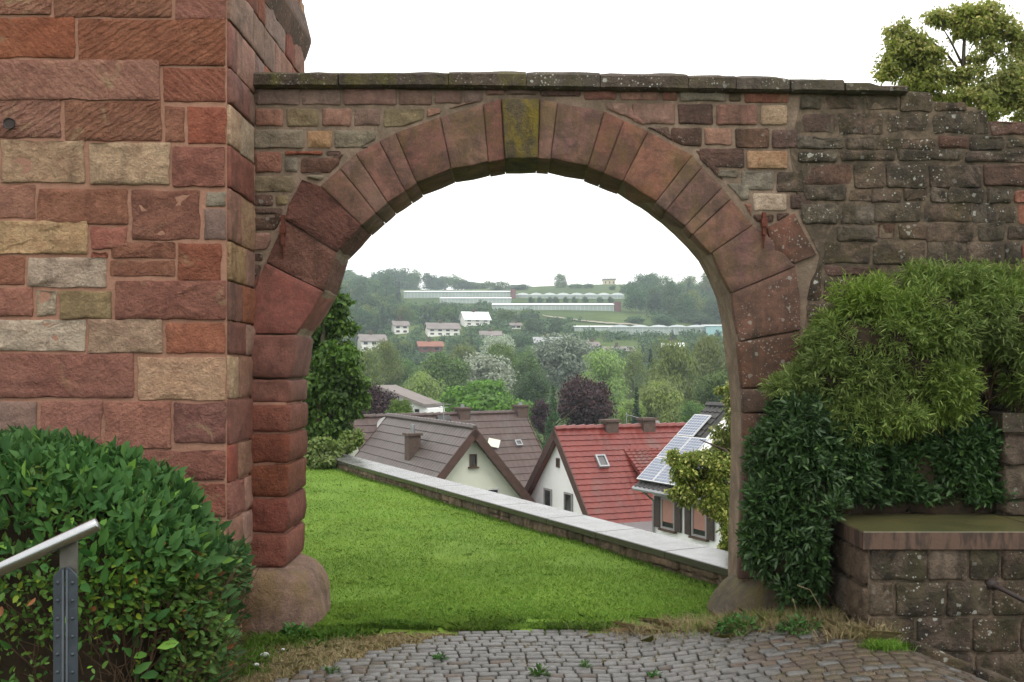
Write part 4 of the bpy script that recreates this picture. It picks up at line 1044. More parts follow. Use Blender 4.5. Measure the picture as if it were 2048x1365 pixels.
# left slope faces the camera side: chimney and vent on it
nl = -n if n.x > 0 else n
def on_slope(A, d, nn, w, h, px, py):
    nd = Vector((nn.x * w, nn.y * w, -h)); nrm = d.cross(nd).normalized()
    return ray_plane(px, py, A, nrm)
cb = on_slope(A, d, nl, 4.3, 5.07, 824, 918); 
chimney(h1, cb + Vector((0, .25, -.3)), d, nl, .5, .5, CZ - (872 - H) / F * cb.y, 'brick', True, .35)
b = MB(); e_ = A + nl * 4.3 + Vector((0, 0, -5.12)); b.tube([e_, e_ + d * 10.2], .07, 8); b.build('gutter', M['metal_grey'], h1)
b = MB(); q = A + d * 3.2 + Vector((0, 0, .1)); b.tube([q, q + Vector((0, 0, .8))], .018, 5); b.tube([q + Vector((-.3, 0, .72)), q + Vector((.3, 0, .72))], .01, 4); b.tube([q + Vector((-.2, 0, .6)), q + Vector((.2, 0, .6))], .01, 4); b.build('antenna', M['metal_grey'], h1)
# --- long brown roof behind
A2 = P(703, 838, 46); B2 = P(1048, 827, 51.5)
h2, A, d, n = gable_house('gabled_house', A2, B2 - A2, (B2 - A2).length, 4.6, 5.6, 4.6, 5.6, -9, 'long cream house with reddish brown roof behind the front house', 'render_cream', 'tile_brown2', 18, 'wood_brown', inset=.4, wave=.010)
nf = n if n.y < 0 else -n
for (px, top, wd_) in ((916, 817, .9), (1040, 812, .9)):
    s_ = P(px, 830, 50); k = (px - 703) / (1048 - 703); q = A + d * ((B2 - A2).length * k); q = Vector((q.x, q.y, q.z - .5))
    chimney(h2, q, d, n, .62, .5, CZ - (top + 2 - H) / F * q.y, 'brick', True, .15)
q = on_slope(A, d, nf, 4.6, 5.6, 1035, 889); upn = d.cross(Vector((nf.x * 4.6, nf.y * 4.6, -5.6))).normalized(); upn = upn if upn.z > 0 else -upn
nd = Vector((nf.x * 4.6, nf.y * 4.6, -5.6)).normalized()
def skylight(parent, q, d, nd, upn, w, h):
    b = MB(); o = q - d * w / 2 - nd * h / 2
    for a in (0, w - .06): b.box(o + d * a, d * .06, nd * h, upn * .17)
    for a in (0, h - .06): b.box(o + d * .06 + nd * a, d * (w - .12), nd * .06, upn * .17)
    s_ = b.build('skylight', M['metal_grey'], parent)
    b = MB(); b.box(o + d * .06 + nd * .06, d * (w - .12), nd * (h - .12), upn * .13); b.build('pane', M['slab'], s_)
skylight(h2, q, d, nd, upn, .38, .34)
q = on_slope(A, d, nf, 4.6, 5.6, 990, 886)
b = MB(); b.box(q - d * .35 + upn * .12 - nd * .2, (d + nd * .3) * .6, nd * .45 - d * .3, upn * .05); b.build('pale_roof_panel', M['render_cream'], h2)
q = on_slope(A, d, nf, 4.6, 5.6, 766, 862); dish(h2, q + upn * .35, .42, (.25, -1, .25))
q = on_slope(A, d, nf, 4.6, 5.6, 880, 838)
b = MB(); b.box(q - d * .3, d * .7, nd * .3, upn * .3); b.build('roof_vent', M['tile_dark'], h2)
# --- red roofed house
A3 = P(1110, 862, 36); B3 = P(1385, 855, 38.2)
h3, A, d, n = gable_house('gabled_house', A3, B3 - A3, 9.2, 3.0, 3.05, 4.4, 4.0, -8.8, 'white house with bright red tiled roof in the middle of the row', 'render_white', 'tile_red', 17, 'wood_brown', inset=.22, wave=.016) if (Vector((B3.y - A3.y, -(B3.x - A3.x), 0)).y < 0) else (None,) * 4
nf = n if n.y < 0 else -n
gp = A + d * .22 - d * .004; right = nf
for (px, py, w_, h_, fr) in ((1117, 926, .22, .34, 'frame_brown'), (1097, 999, .66, .80, 'frame_grey'), (1138, 1009, .66, .82, 'frame_grey')):
    window(h3, ray_plane(px, py, gp, d), right, w_, h_, -d, fr, 'window_dark', h_ > .5)
nd = Vector((nf.x * 3.0, nf.y * 3.0, -3.05)); upn = d.cross(nd).normalized(); upn = upn if upn.z > 0 else -upn; ndu = nd.normalized()
q = on_slope(A, d, nf, 3.0, 3.05, 1202, 927); skylight(h3, q, d, ndu, upn, .40, .55)
for px, top in ((1216, 843), (1290, 840)):
    k = (px - 1110) / (1385 - 1110); q = A + (B3 - A3) * k + Vector((0, 0, -.4)); chimney(h3, q, d, n, .5, .42, CZ - (top + 1 - H) / F * q.y, 'brick', True)
q = A + (B3 - A3) * .72 + n * -.3; dish(h3, P(1313, 848, q.y), .14, (-.3, -1, .3))
b = MB(); q = P(1253, 860, 37.3); b.tube([q, q + Vector((0, 0, .65))], .018, 5); b.tube([q + Vector((-.05, 0, .58)), q + Vector((.45, 0, .45))], .01, 4); b.build('antenna', M['metal_grey'], h3)
b = MB(); e_ = A + nd; b.tube([e_ + Vector((0, -.06, -.02)), e_ + d * 6.6 + Vector((0, -.06, -.04))], .07, 8); b.build('gutter', M['wood_brown'], h3)
# wide dormer with its own flatter roof
Pa = on_slope(A, d, nf, 3.0, 3.05, 1246, 900); sA = (Pa - A).dot(d); tA = (A.z - Pa.z) / 3.05
tE = .98; top = A + d * sA + nd * tA; bot = A + d * sA + nd * tE
lowz = Vector((bot.x, bot.y, top.z - (top - bot).xy.length * .42)) if False else None
hor = Vector((nf.x, nf.y, 0)); run = 3.0 * (.62 - tA); eave = top + hor * (run + .25) + Vector((0, 0, -(run + .25) * .62))
ln = 4.6
roof_courses(h3, top, d, hor, ln, (run + .25), (run + .25) * .62, 9, M['tile_red'], wave=.03, pitch_w=.22)
b = MB(); b.box(top - Vector((0, 0, .08)), d * ln, eave - top, (0, 0, .085)); dm = b.build('dormer_roof', M['tile_red'], h3)
ft = top + hor * run + Vector((0, 0, -run * .62 - .08)); fb_ = Vector((ft.x, ft.y, A.z - 3.05 * ((ft - A).dot(hor) / 3.0)))
V = [top + d * .12, ft + d * .12, fb_ + d * .12, top + d * (ln - .1), ft + d * (ln - .1), fb_ + d * (ln - .1)]
pobj('dormer_wall', V, [(0, 1, 2), (5, 4, 3), (1, 4, 5, 2), (0, 3, 4, 1), (0, 2, 5, 3)], M['wood_brown'], h3)
# --- white house with solar panels
E0 = P(1270, 975, 30); ev = Vector((.45, -.893, 0)).normalized(); mv = Vector((.893, .45, 0)).normalized()
Wd, Rs = 2.71, 2.37
Rg = E0 + mv * Wd + Vector((0, 0, Rs))
h4 = empty('solar_house', (E0.x, E0.y, -8.8), 'white house with solar panels on its dark roof behind the linden', 'house')
dn = -mv
fullL = 7.5; s1 = .95
# upper strip of roof, its white end wall and the lower wide slope
roof_courses(h4, Rg, ev, dn, s1, Wd, Rs, 14, M['tile_dark'], wave=.05, pitch_w=.22)
b = MB(); slab(b, Rg, ev, dn, 0, s1, Wd, Rs, .14); b.build('roof', M['tile_dark'], h4)
roof_courses(h4, Rg, ev, dn, fullL, Wd, Rs, 8, M['tile_dark'], t0=.55, t1=1., s0=s1, wave=.05, pitch_w=.22)
b = MB(); slab(b, Rg, ev, dn, s1 + .01, fullL, Wd, Rs, .14, .55, 1.); b.build('lower_roof', M['tile_dark'], h4)
b = MB(); b.tube([Rg + Vector((0, 0, .08)), Rg + ev * s1 + Vector((0, 0, .08))], .10, 6); b.build('ridge_tiles', M['tile_dark'], h4)
b = MB()
up4 = ev.cross(Vector((dn.x * Wd, dn.y * Wd, -Rs))).normalized(); up4 = up4 if up4.z > 0 else -up4
nd4 = Vector((dn.x * Wd, dn.y * Wd, -Rs))
g0 = Rg + ev * (s1 - .05); V = [g0 + Vector((0, 0, -.2)), g0 + nd4 * .62 + Vector((0, 0, -.2)), g0 + nd4 * .62 + mv * 0 + Vector((0, 0, -.8)), g0 + mv * 2.6 + Vector((0, 0, -Rs * .62 - 1)), g0 + mv * 2.6 + Vector((0, 0, -1.6))]
V2 = [v_ - ev * .8 for v_ in V]
pobj('gable_wall', V + V2, [(0, 1, 2, 3, 4), (9, 8, 7, 6, 5)] + [((j + 1) % 5, j, j + 5, (j + 1) % 5 + 5) for j in range(5)], M['render_white'], h4)
wl = E0 + mv * .42 + ev * .35
b = MB(); b.box((wl.x, wl.y, -8.8), ev * (fullL - .5), mv * 5.2, (0, 0, 8.8 + E0.z + .15)); b.build('wall', M['render_white'], h4)
b = MB(); g_ = E0 + dn * .05 + Vector((0, 0, -.02)); b.tube([g_, g_ + ev * fullL], .07, 8); dp = wl - mv * .06 + ev * .1; b.tube([g_ + ev * .35, Vector((dp.x, dp.y, g_.z - .35)), Vector((dp.x, dp.y, -8.5))], .04, 6); b.build('gutter', M['metal_grey'], h4)
pw = .80; plen = .97; ndu4 = nd4.normalized(); RL = nd4.length
for (r_, cnt) in ((0, 1), (1, 2), (2, 5)):
    for c_ in range(cnt):
        o = Rg + ndu4 * (RL - .16 - plen * (3 - r_) + .01) + ev * (.07 + c_ * (pw + .02)) + up4 * .16
        b = MB(); b.box(o, ev * pw, ndu4 * (plen - .03), up4 * .04); pn = b.build('solar_panel', M['solar_frame'], h4)
        b = MB(); nx_, ny_ = 6, 8; cw, ch = (pw - .06) / nx_, (plen - .09) / ny_
        for i in range(nx_):
            for j in range(ny_): 
                o2 = o + ev * (.03 + i * cw + .009) + ndu4 * (.03 + j * ch + .009) + up4 * .041; b.box(o2, ev * (cw - .018), ndu4 * (ch - .018), up4 * .003)
        b.build('cells', M['solar_cell'], pn)
wp = wl - mv * .004
def s_on(px, py): return ray_plane(px, py, wp, mv)
for (px, py) in ((1338, 1028), (1401, 1042)):
    c = s_on(px, py); ww, wh = .68, .92
    wi = window(h4, c, ev, ww, wh, -mv, 'frame_grey', 'window_dark', True, 0, blind='curtain')
    for sg in (-1, 1):
        b = MB(); o = c + ev * (sg * (ww / 2 + .17) - .14) - Vector((0, 0, wh / 2)); b.box(o - mv * .03, ev * .28, Vector((0, 0, wh)), -mv * .04)
        for k in range(14): b.box(o - mv * .071 + Vector((0, 0, .05 + k * .062)), ev * .24, Vector((0, 0, .02)), -mv * .012)
        b.build('shutter', M['shutter'], h4)
# low terrace parapet with thin rail between the houses
b = MB(); q = P(1232, 1068, 31.5); b.box((q.x, q.y, -8.8), (2.2, 0, 0), (0, 2.5, 0), (0, 0, q.z + 8.8 - .05)); pv = tag(b.build('garden_shed', M['render_cream'], None), 'low cream annex between the red roof and the solar house', 'annex')
b = MB(); q2 = Vector((q.x, q.y - .03, q.z - .05)); b.box(q2 + Vector((-.15, -.1, .004)), (2.5, 0, 0), (0, 2.7, 0), (0, 0, .06)); r_ = b.build('flat_roof', M['metal_grey'], pv)
# --- white monopitch house further back
Ym = 72; a0, a1, a2, a3 = P(768, 783, Ym), P(857, 818, Ym), P(857, 840, Ym), P(768, 840, Ym)
hm = empty('monopitch_house', (a0.x, Ym, -9), 'white house with a sloping single pitch roof among the trees', 'house')
dp_ = Vector((1.0, 2.4, 0))
V = [a0, a1, Vector((a1.x, Ym, -9)), Vector((a0.x, Ym, -9))]; V2 = [v_ + dp_ for v_ in V]
pobj('wall', V + V2, [(0, 3, 2, 1), (4, 5, 6, 7)] + [(j, (j + 1) % 4, (j + 1) % 4 + 4, j + 4) for j in range(4)], M['render_white'], hm)
b = MB(); b.box(a0 + Vector((-.5, -.4, .22)), (a1 - a0) * 1.08, dp_ * 1.08, (0, 0, .22)); b.build('roof', M['tile_far'], hm)
window(hm, P(834, 822, Ym - .01), Vector((1, 0, 0)), .42, .32, Vector((0, -1, 0)), 'frame_white', 'window_dark', False)

# ---------------------------------------------------------------- hillside buildings
def far_house(px, base, wpx, hpx, roofpx, label, wall='render_far', tile='tile_far', ang=.35, nwin=3, gable_right=True, storeys=2):
    Y = row_to_y(px, base); k = Y / F; w = wpx * k; hz_ = hpx * k; rz = roofpx * k; dp = min(9., w * .8)
    c = P(px, base, Y); root = empty('hillside_house', (c.x, Y, c.z), label, 'house', 'houses on the far hillside')
    r = Vector((math.cos(ang), math.sin(ang), 0)); f = Vector((-math.sin(ang), math.cos(ang), 0))
    w /= math.cos(ang) * 1.1
    o = c - r * w / 2 - Vector((0, 0, 3))
    pr = [o, o + r * w, o + r * w + f * dp, o + f * dp]; H_ = hz_ + 3
    V = pr + [q + Vector((0, 0, H_)) for q in pr] + [o + f * dp / 2 + Vector((0, 0, H_ + rz * .93)), o + r * w + f * dp / 2 + Vector((0, 0, H_ + rz * .93))]
    pobj('wall', V, [(0, 1, 5, 4), (1, 2, 6, 9, 5), (2, 3, 7, 6), (3, 0, 4, 8, 7)], M[wall], root)
    b = MB(); t0 = o + Vector((0, 0, H_)); ov = .5
    for sgn in (0, 1):
        e = t0 - f * ov if sgn == 0 else t0 + f * (dp + ov); rd = t0 + f * dp / 2 + Vector((0, 0, rz))
        e = e - Vector((0, 0, rz * ov / (dp / 2))) 
        b.box(e - r * ov, r * (w + 2 * ov), rd - e, (0, 0, .22))
    b.build('roof', M[tile], root)
    b = MB(); q = t0 + f * dp * .45 + r * w * .4 + Vector((0, 0, rz * .8)); b.box(q, r * .8, f * .8, (0, 0, rz * .2 + 1.3)); b.build('chimney', M['brick'], root)
    for s_ in range(storeys):
        for i in range(nwin):
            cc = c - r * w / 2 + r * (w * (i + .5) / nwin) + Vector((0, 0, hz_ * ((s_ + .55) / storeys))) - f * .01
            window(root, cc, r, 1.2, min(1.2, hz_ / storeys * .5), -f, 'frame_brown', 'window_dark', False)
    return root
far_house(748, 704, 52, 22, 12, 'cream two storey house with grey roof, lowest left on the hillside')
far_house(803, 668, 30, 17, 8, 'narrow white house with reddish brown roof beside a purple tree', nwin=2)
far_house(888, 672, 68, 14, 12, 'wide house with brown roof and dark balcony in the hillside trees', nwin=4, wall='render_far', ang=.2)
far_house(862, 704, 50, 11, 9, 'low red brick house with orange roof', 'brick_far', 'tile_far_orange', .2, 2, storeys=1)
far_house(955, 652, 54, 13, 15, 'white house with very pale bright roof in the middle of the hillside', 'render_far', 'glasshouse_roof', .3, 3)
far_house(982, 678, 44, 7, 8, 'low house with brownish roof behind the silver willow', ang=.1, storeys=1)
far_house(1032, 658, 22, 7, 4, 'tiny white garden house right of the pale roofed house', ang=.1, storeys=1, nwin=2)
far_house(1098, 692, 60, 6, 11, 'long grey roofed house above the grey green poplar', tile='metal_grey', ang=.08, storeys=1, nwin=3)
far_house(1188, 698, 24, 6, 7, 'small house with reddish gable above the light green tree', ang=.3, storeys=1, nwin=2)
far_house(1240, 708, 64, 5, 9, 'wide brown roofed house half sunk in the trees', ang=.05, storeys=1)
far_house(1345, 704, 44, 9, 8, 'white house with pale roof behind the big birch', ang=-.2, storeys=1, tile='glasshouse_roof')
# greenhouses
def greenhouse(x0, x1, top, base, label, roofpx=5, mat='glasshouse', step=10, ends=None, humps=False, dep=12):
    xm = (x0 + x1) / 2; Y = row_to_y(xm, base); a, c = P(x0, base, Y), P(x1, base, Y); h = (base - top - roofpx) / F * Y; rh = roofpx / F * Y
    root = empty('greenhouse', (a.x, Y, a.z), label, 'greenhouse', 'greenhouses on the far hillside'); w = c.x - a.x
    b = MB(); b.box((a.x, Y, a.z - 4), (w, 0, 0), (0, dep, 0), (0, 0, h + 4)); b.build('glass_wall', M[mat], root)
    b = MB(); k = step * Y / F; n_ = max(1, int(w / (k * 2.5)))
    if humps:
        ww = w / n_
        for i in range(n_):
            o = Vector((a.x + i * ww, Y - .3, a.z + h)); pts = [(0, .25 * rh), (.25, .8 * rh), (.5, rh), (.75, .8 * rh), (1, .25 * rh)]
            V = [o + Vector((ww * p_, yy2, zz)) for yy2 in (0, dep) for p_, zz in [(0, 0)] + pts + [(1, 0)]]
            b.add(V, [tuple(range(7)), tuple(range(7, 14))[::-1]] + [(j, j + 7, (j + 1) % 7 + 7, (j + 1) % 7) for j in range(7)])
    else:
        b.add([(a.x - .3, Y - .3, a.z + h), (c.x + .3, Y - .3, a.z + h), (c.x + .3, Y + dep, a.z + h), (a.x - .3, Y + dep, a.z + h), (a.x - .3, Y + dep * .55, a.z + h + rh), (c.x + .3, Y + dep * .55, a.z + h + rh)],
              [(0, 1, 5, 4), (2, 3, 4, 5), (1, 2, 5), (3, 0, 4), (3, 2, 1, 0)])
    b.build('glass_roof', M['glasshouse_roof'], root)
    b = MB(); m = max(2, int(w / (1.6)))
    for i in range(m + 1): b.box((a.x + w * i / m - .07, Y - .12, a.z - 1), (.14, 0, 0), (0, .1, 0), (0, 0, h + 1))
    b.build('glazing_bars', M['frame_white'], root)['kind'] = 'stuff'
    if ends:
        for s_ in ends:
            b = MB(); xx = a.x - 3 if s_ == 'l' else c.x + .32
            b.box((xx, Y - .6, a.z - 5), (ends_w * Y / F, 0, 0), (0, dep + 1, 0), (0, 0, h + rh + 5.2)); b.build('brick_gable', M['brick_far'], root)
ends_w = 10
greenhouse(808, 1020, 580, 596, 'long pale greenhouse highest on the hillside left of the brick gable', 4, ends='r')
greenhouse(880, 1022, 593, 607, 'second pale greenhouse just below the highest long one', 4)
ends_w = 12
greenhouse(985, 1228, 605, 620, 'long white roofed greenhouse ending in a dark red brick gable', 5, ends='r')
greenhouse(1032, 1248, 586, 598, 'white greenhouse above the row of round bushes', 5, humps=True)
greenhouse(1150, 1232, 650, 662, 'low white shed at the left end of the lower greenhouses', 4)
greenhouse(1222, 1412, 650, 670, 'greenhouse with scalloped white roof in the lower row', 5, humps=True, step=14)
greenhouse(1413, 1500, 648, 672, 'teal glazed greenhouse at the right end of the lower row', 4, 'glasshouse_teal')
# water tower block, pole and mast on the crest
Yc = 630; q0 = P(1207, 580, Yc); b = MB(); wq = 24 / F * Yc; b.box((q0.x, Yc, q0.z - 4), (wq, 0, 0), (0, wq, 0), (0, 0, 4 + 20 / F * Yc))
wt = empty('water_tower', (q0.x, Yc, q0.z), 'square cream tower block on the crest of the hill', 'tower'); b.build('wall', plain('tower_cream_render', (.58, .50, .34), (.50, .43, .29), .9, .3), wt)
b = MB(); b.box((q0.x - .5, Yc - .5, q0.z + 20 / F * Yc + .004), (wq + 1, 0, 0), (0, wq + 1, 0), (0, 0, .8)); b.build('roof', M['tile_far'], wt)
for i in range(3): window(wt, Vector((q0.x + wq * (i + .5) / 3, Yc - .01, q0.z + 20 / F * Yc * .72)), Vector((1, 0, 0)), .8, 1.4, Vector((0, -1, 0)), 'frame_brown', 'window_dark', False)
b = MB(); q = P(1358, 600, 560); b.tube([q, (q.x, 560, P(0, 546, 560).z)], .16, 6); b.box((q.x - 1.3, 559.8, P(0, 549, 560).z), (2.6, 0, 0), (0, .2, 0), (0, 0, .25)); tag(b.build('utility_pole', M['bark'], None), 'utility pole with a crossbar above the trees on the crest', 'pole')
b = MB(); q = P(1090, 590, 620); b.tube([q, (q.x, 620, P(0, 536, 620).z)], .12, 5); tag(b.build('radio_mast', M['metal_grey'], None), 'thin radio mast on the crest of the hill', 'mast')
# pale track on the slope
V = []; nseg = 24
for k in range(nseg + 1):
    s = k / nseg; px = 1085 + 190 * s; row = 632 + 18 * s + 3 * math.sin(s * 3); Y = row_to_y(px, row); x = (px - 1024) / F * Y
    for dy in (-1.6, 1.6): V.append((x, Y + dy, float(tz(x, Y + dy)) + .35))
tag(pobj('track', V, [(2 * k, 2 * k + 2, 2 * k + 3, 2 * k + 1) for k in range(nseg)], plain('pale_gravel_track', (.32, .29, .22), (.25, .23, .18), .9, .3)), 'pale track crossing the hillside meadow', None, None, 'structure')

# ---------------------------------------------------------------- trees
def crown_pts(blobs, n, g, shell=.35, fuzz=.16):
    """points and outward directions spread over many small blobs; blobs: (x,y,z,rx,ry,rz)"""
    B = np.array(blobs); vol = (B[:, 3] * B[:, 4] * B[:, 5]) ** (2 / 3); pr = vol / vol.sum()
    idx = g.choice(len(B), n, p=pr); d = unit(g.normal(size=(n, 3))); r = 1 - shell * g.random((n, 1)) ** 1.5
    lump = 1.0
    pos = B[idx, :3] + d * r * B[idx, 3:] + g.normal(size=(n, 3)) * fuzz * B[idx, 3:]
    return pos, d
def crown_blobs(w, h, g, style='round', nb=46):
    """blobs filling an uneven crown of width w and height h, base at z=0"""
    out = []
    for i in range(nb):
        d = unit(g.normal(size=3)); r = g.random() ** .45
        if style == 'round': c = np.array([d[0] * w * .40 * r, d[1] * w * .38 * r, h * .5 + d[2] * h * .40 * r]); s = w * g.uniform(.09, .19)
        elif style == 'tall':
            t_ = g.random(); e = math.sin(math.pi * min(1, .12 + t_ * .85)) ** .6; a = g.random() * 6.28; c = np.array([math.cos(a) * w * .38 * e * r, math.sin(a) * w * .38 * e * r, h * (.05 + .88 * t_)]); s = w * g.uniform(.10, .2)
        elif style == 'cone':
            t_ = g.random() ** 1.3; e = (1 - t_) * .95 + .04; a = g.random() * 6.28; c = np.array([math.cos(a) * w * .40 * e * r, math.sin(a) * w * .40 * e * r, h * t_ * .96]); s = w * (.05 + .12 * e) * g.uniform(.8, 1.2)
        elif style == 'layered':
            t_ = g.random(); a = g.random() * 6.28; e = math.sqrt(max(0, 1 - (t_ * .95) ** 2)); c = np.array([math.cos(a) * w * .46 * e * r, math.sin(a) * w * .46 * e * r, h * (.12 + .74 * round(t_ * 5) / 5)]); s = w * g.uniform(.10, .17)
            out.append((*c, s, s, s * .35)); continue
        out.append((*c, s, s, s * g.uniform(.7, 1.0)))
    return out
def crown_mesh(name, w, h, mat, seed, style='round', nleaf=5000, leaf=.3, aspect=.6, nb=46, weep=0., shell=.5):
    g = np.random.default_rng(seed); pos, d = crown_pts(crown_blobs(w, h, g, style, nb), nleaf, g, shell)
    n = len(pos)
    if weep:
        pos[:, 2] -= g.random(n) * weep * w * .12; ax = unit(d * .35 + np.array([0, 0, -1.]) * weep + g.normal(size=(n, 3)) * .25)
    else: ax = unit(np.cross(d, g.normal(size=(n, 3))) + d * .25)
    nr = unit(d + np.array([0, 0, .35]) + g.normal(size=(n, 3)) * .4)
    L = leaf * g.uniform(.6, 1.3, n)
    me = leaves(name, pos, ax, nr, L, L * aspect); me.materials.append(mat); return me
def trunk_mesh(h, r, seed, spread=.35, mat=None, nb=5):
    g = random.Random(seed); b = MB(); top = Vector((g.uniform(-.1, .1) * h * .3, g.uniform(-.1, .1) * h * .3, h))
    b.tube([(0, 0, -.5), (0, 0, h * .3), top * .65, top], [r * 1.3, r, r * .7, r * .2], 7)
    for i in range(nb):
        s = g.uniform(.3, .75); a = g.random() * 6.28; p0 = Vector((0, 0, h * s)); L = h * spread * g.uniform(.6, 1); p1 = p0 + Vector((math.cos(a) * L * .6, math.sin(a) * L * .6, L * .5)); p2 = p0 + Vector((math.cos(a) * L, math.sin(a) * L, L * .9))
        b.tube([p0, p1, p2], [r * .5, r * .3, r * .08], 5)
    me = pmesh('trunk', b.V, b.F, True); me.materials.append(mat or M['bark']); return me
def place_tree(px, top, bot, wpx, Y, mat, label, style='round', name='deciduous_tree', nleaf=5000, leaf=.022, aspect=.6, weep=0, seed=0, nb=46, trunk='bark', group=None, shell=.5):
    """crown spans those rows at distance Y; the trunk goes down to the valley ground"""
    k = Y / F; w = wpx * k; h = (bot - top) * k; x = (px - 1024) * k; zb = CZ - (bot - H) * k; gz_ = float(tz(x, Y))
    zb2 = max(gz_ + .3, zb) if zb > gz_ else gz_
    root = empty(name, (x, Y, gz_), label, 'tree', group)
    cm = crown_mesh('crown', w, h, M[mat], seed + int(px), style, nleaf, (leaf * 1.35) * w + .03, aspect, nb, weep, shell)
    link('crown', cm, root, None, (0, 0, zb - gz_))
    tm = trunk_mesh(max(zb - gz_ + h * .8, 1), max(.12, w * .022), int(px), .3, M[trunk]); link('trunk', tm, root)
    return root
G = 'garden trees between the houses and the hillside'
mid = [
 (994, 672, 735, 70, 215, 'f_silver', 'silvery willow furthest back left of centre, below the hillside houses', 'round', 0),
 (973, 716, 800, 118, 160, 'f_silver', 'silvery willow with bushy rounded crown above the spreading yellow green tree', 'round', 0),
 (886, 712, 795, 106, 150, 'f_mid', 'dense dark green round tree left of the silver willows', 'round', 0),
 (1003, 688, 750, 66, 190, 'f_bright', 'bright green round tree between the silver willows', 'round', 0),
 (1052, 706, 800, 70, 165, 'f_mid', 'mid green tree right of the silver willows', 'tall', 0),
 (1130, 664, 790, 120, 175, 'f_silver_dark', 'large grey green poplar in the centre of the valley', 'round', 0),
 (1205, 702, 830, 102, 140, 'f_light', 'large light green tree with oval crown right of centre', 'tall', .5),
 (1268, 700, 800, 66, 170, 'f_olive', 'dull green tree behind the dark spruce', 'tall', .3),
 (1347, 682, 830, 118, 120, 'f_olive', 'tall drooping birch left of the right pier', 'tall', .9),
 (1418, 674, 810, 96, 130, 'f_olive', 'drooping olive green tree touching the right pier', 'tall', .8),
 (1322, 764, 870, 98, 90, 'f_light', 'pale green birch rising behind the red roof', 'tall', .6),
 (1262, 790, 870, 56, 88, 'f_light', 'pale green bushy tree left of the slim spruce', 'round', .2),
 (1390, 800, 870, 60, 84, 'f_mid', 'green shrubby tree by the ridge of the solar house', 'round', .2),
 (1166, 762, 870, 118, 80, 'f_purple', 'purple copper beech in front of the light green trees', 'round', 0),
 (1086, 800, 870, 50, 78, 'f_purple', 'small purple tree between the two tall conifers', 'round', 0),
 (960, 764, 850, 165, 88, 'f_bright', 'spreading yellow green tree with layered branches behind the long brown roof', 'layered', 0),
 (843, 748, 830, 84, 105, 'f_light', 'light green willow behind the monopitch house', 'tall', .6),
 (748, 782, 860, 104, 66, 'f_purple', 'purple plum tree above the left end of the brown roof', 'round', 0),
 (800, 802, 850, 50, 62, 'f_bright', 'small bright green tree before the monopitch house', 'round', 0),
 (728, 700, 800, 80, 130, 'f_olive', 'hazy olive tree just right of the large dark tree', 'tall', .4),
 (768, 684, 790, 74, 150, 'f_olive', 'tall olive green tree below the cream hillside house', 'tall', .4),
 (815, 716, 790, 60, 185, 'f_mid', 'mid green tree below the orange roofed house', 'round', 0),
 (930, 690, 760, 60, 200, 'f_olive', 'olive green tree right of the orange roofed house', 'round', 0),
 (1065, 740, 820, 66, 120, 'f_dark', 'dark green tree behind the layered tree', 'round', 0),
 (1440, 740, 830, 90, 100, 'f_mid', 'mid green tree filling the gap beside the right pier', 'round', 0),
 (700, 740, 850, 70, 90, 'f_mid', 'green tree hidden behind the large dark tree at the left pier', 'round', 0),
]
for i, (px, top, bot, w, Y, mat, lab, st, wp_) in enumerate(mid):
    nl_ = 12000 if w > 90 else 8000
    if Y < 100: nl_ = int(nl_ * 1.4)
    place_tree(px, top - 5, bot, w * 1.16, Y, mat, lab, st, 'deciduous_tree', nl_ + 2000, .030 if not wp_ else .038, .6 if not wp_ else .3, wp_, i, 60, group=G)
for px, top, bot, w, Y, mat, lab in [(1106, 764, 900, 44, 70, 'f_conifer_light', 'broad green conifer left of the purple beech'), (1273, 768, 880, 26, 82, 'f_conifer', 'slim dark spruce behind the red roof'), (1301, 694, 790, 24, 150, 'f_conifer', 'tall dark spruce behind the pale birch'), (1142, 650, 700, 1, 1, None, '')][:3]:
    place_tree(px, top, bot, w, Y, mat, lab, 'cone', 'conifer_tree', 6500, .07 if w > 30 else .09, .35, .35, 3, 120, group=G)
# underplanting that closes the valley between the trunks: individual copies of shared bushes
g = np.random.default_rng(3)
shared = []
for k, (st, mt, asp) in enumerate([('round', 'f_mid', .6), ('round', 'f_dark', .6), ('tall', 'f_dark', .6), ('round', 'f_olive', .6), ('cone', 'f_conifer', .4), ('tall', 'f_mid', .5), ('round', 'f_dark', .6)]):
    shared.append((crown_mesh('hill_tree', 1., 1., M[mt], 100 + k, st, 3600, .06, asp, 40, 0, .5), st))
kinds = ['mid green round tree', 'dark green round tree', 'dark green upright tree', 'olive green round tree', 'dark pointed conifer', 'mid green upright tree', 'dark green bushy tree']
keep = [(715, 668, 780, 704), (785, 642, 822, 668), (850, 650, 928, 668), (835, 683, 890, 702), (922, 624, 985, 650), (808, 578, 1045, 604), (985, 584, 1250, 618), (1085, 628, 1290, 640), (1150, 648, 1465, 668), (1205, 556, 1234, 578), (1022, 646, 1046, 656), (1074, 670, 1128, 682), (1178, 684, 1200, 696), (1215, 690, 1275, 704), (1325, 686, 1367, 702), (960, 664, 1005, 674), (1110, 622, 1240, 640)]
cnt = {}
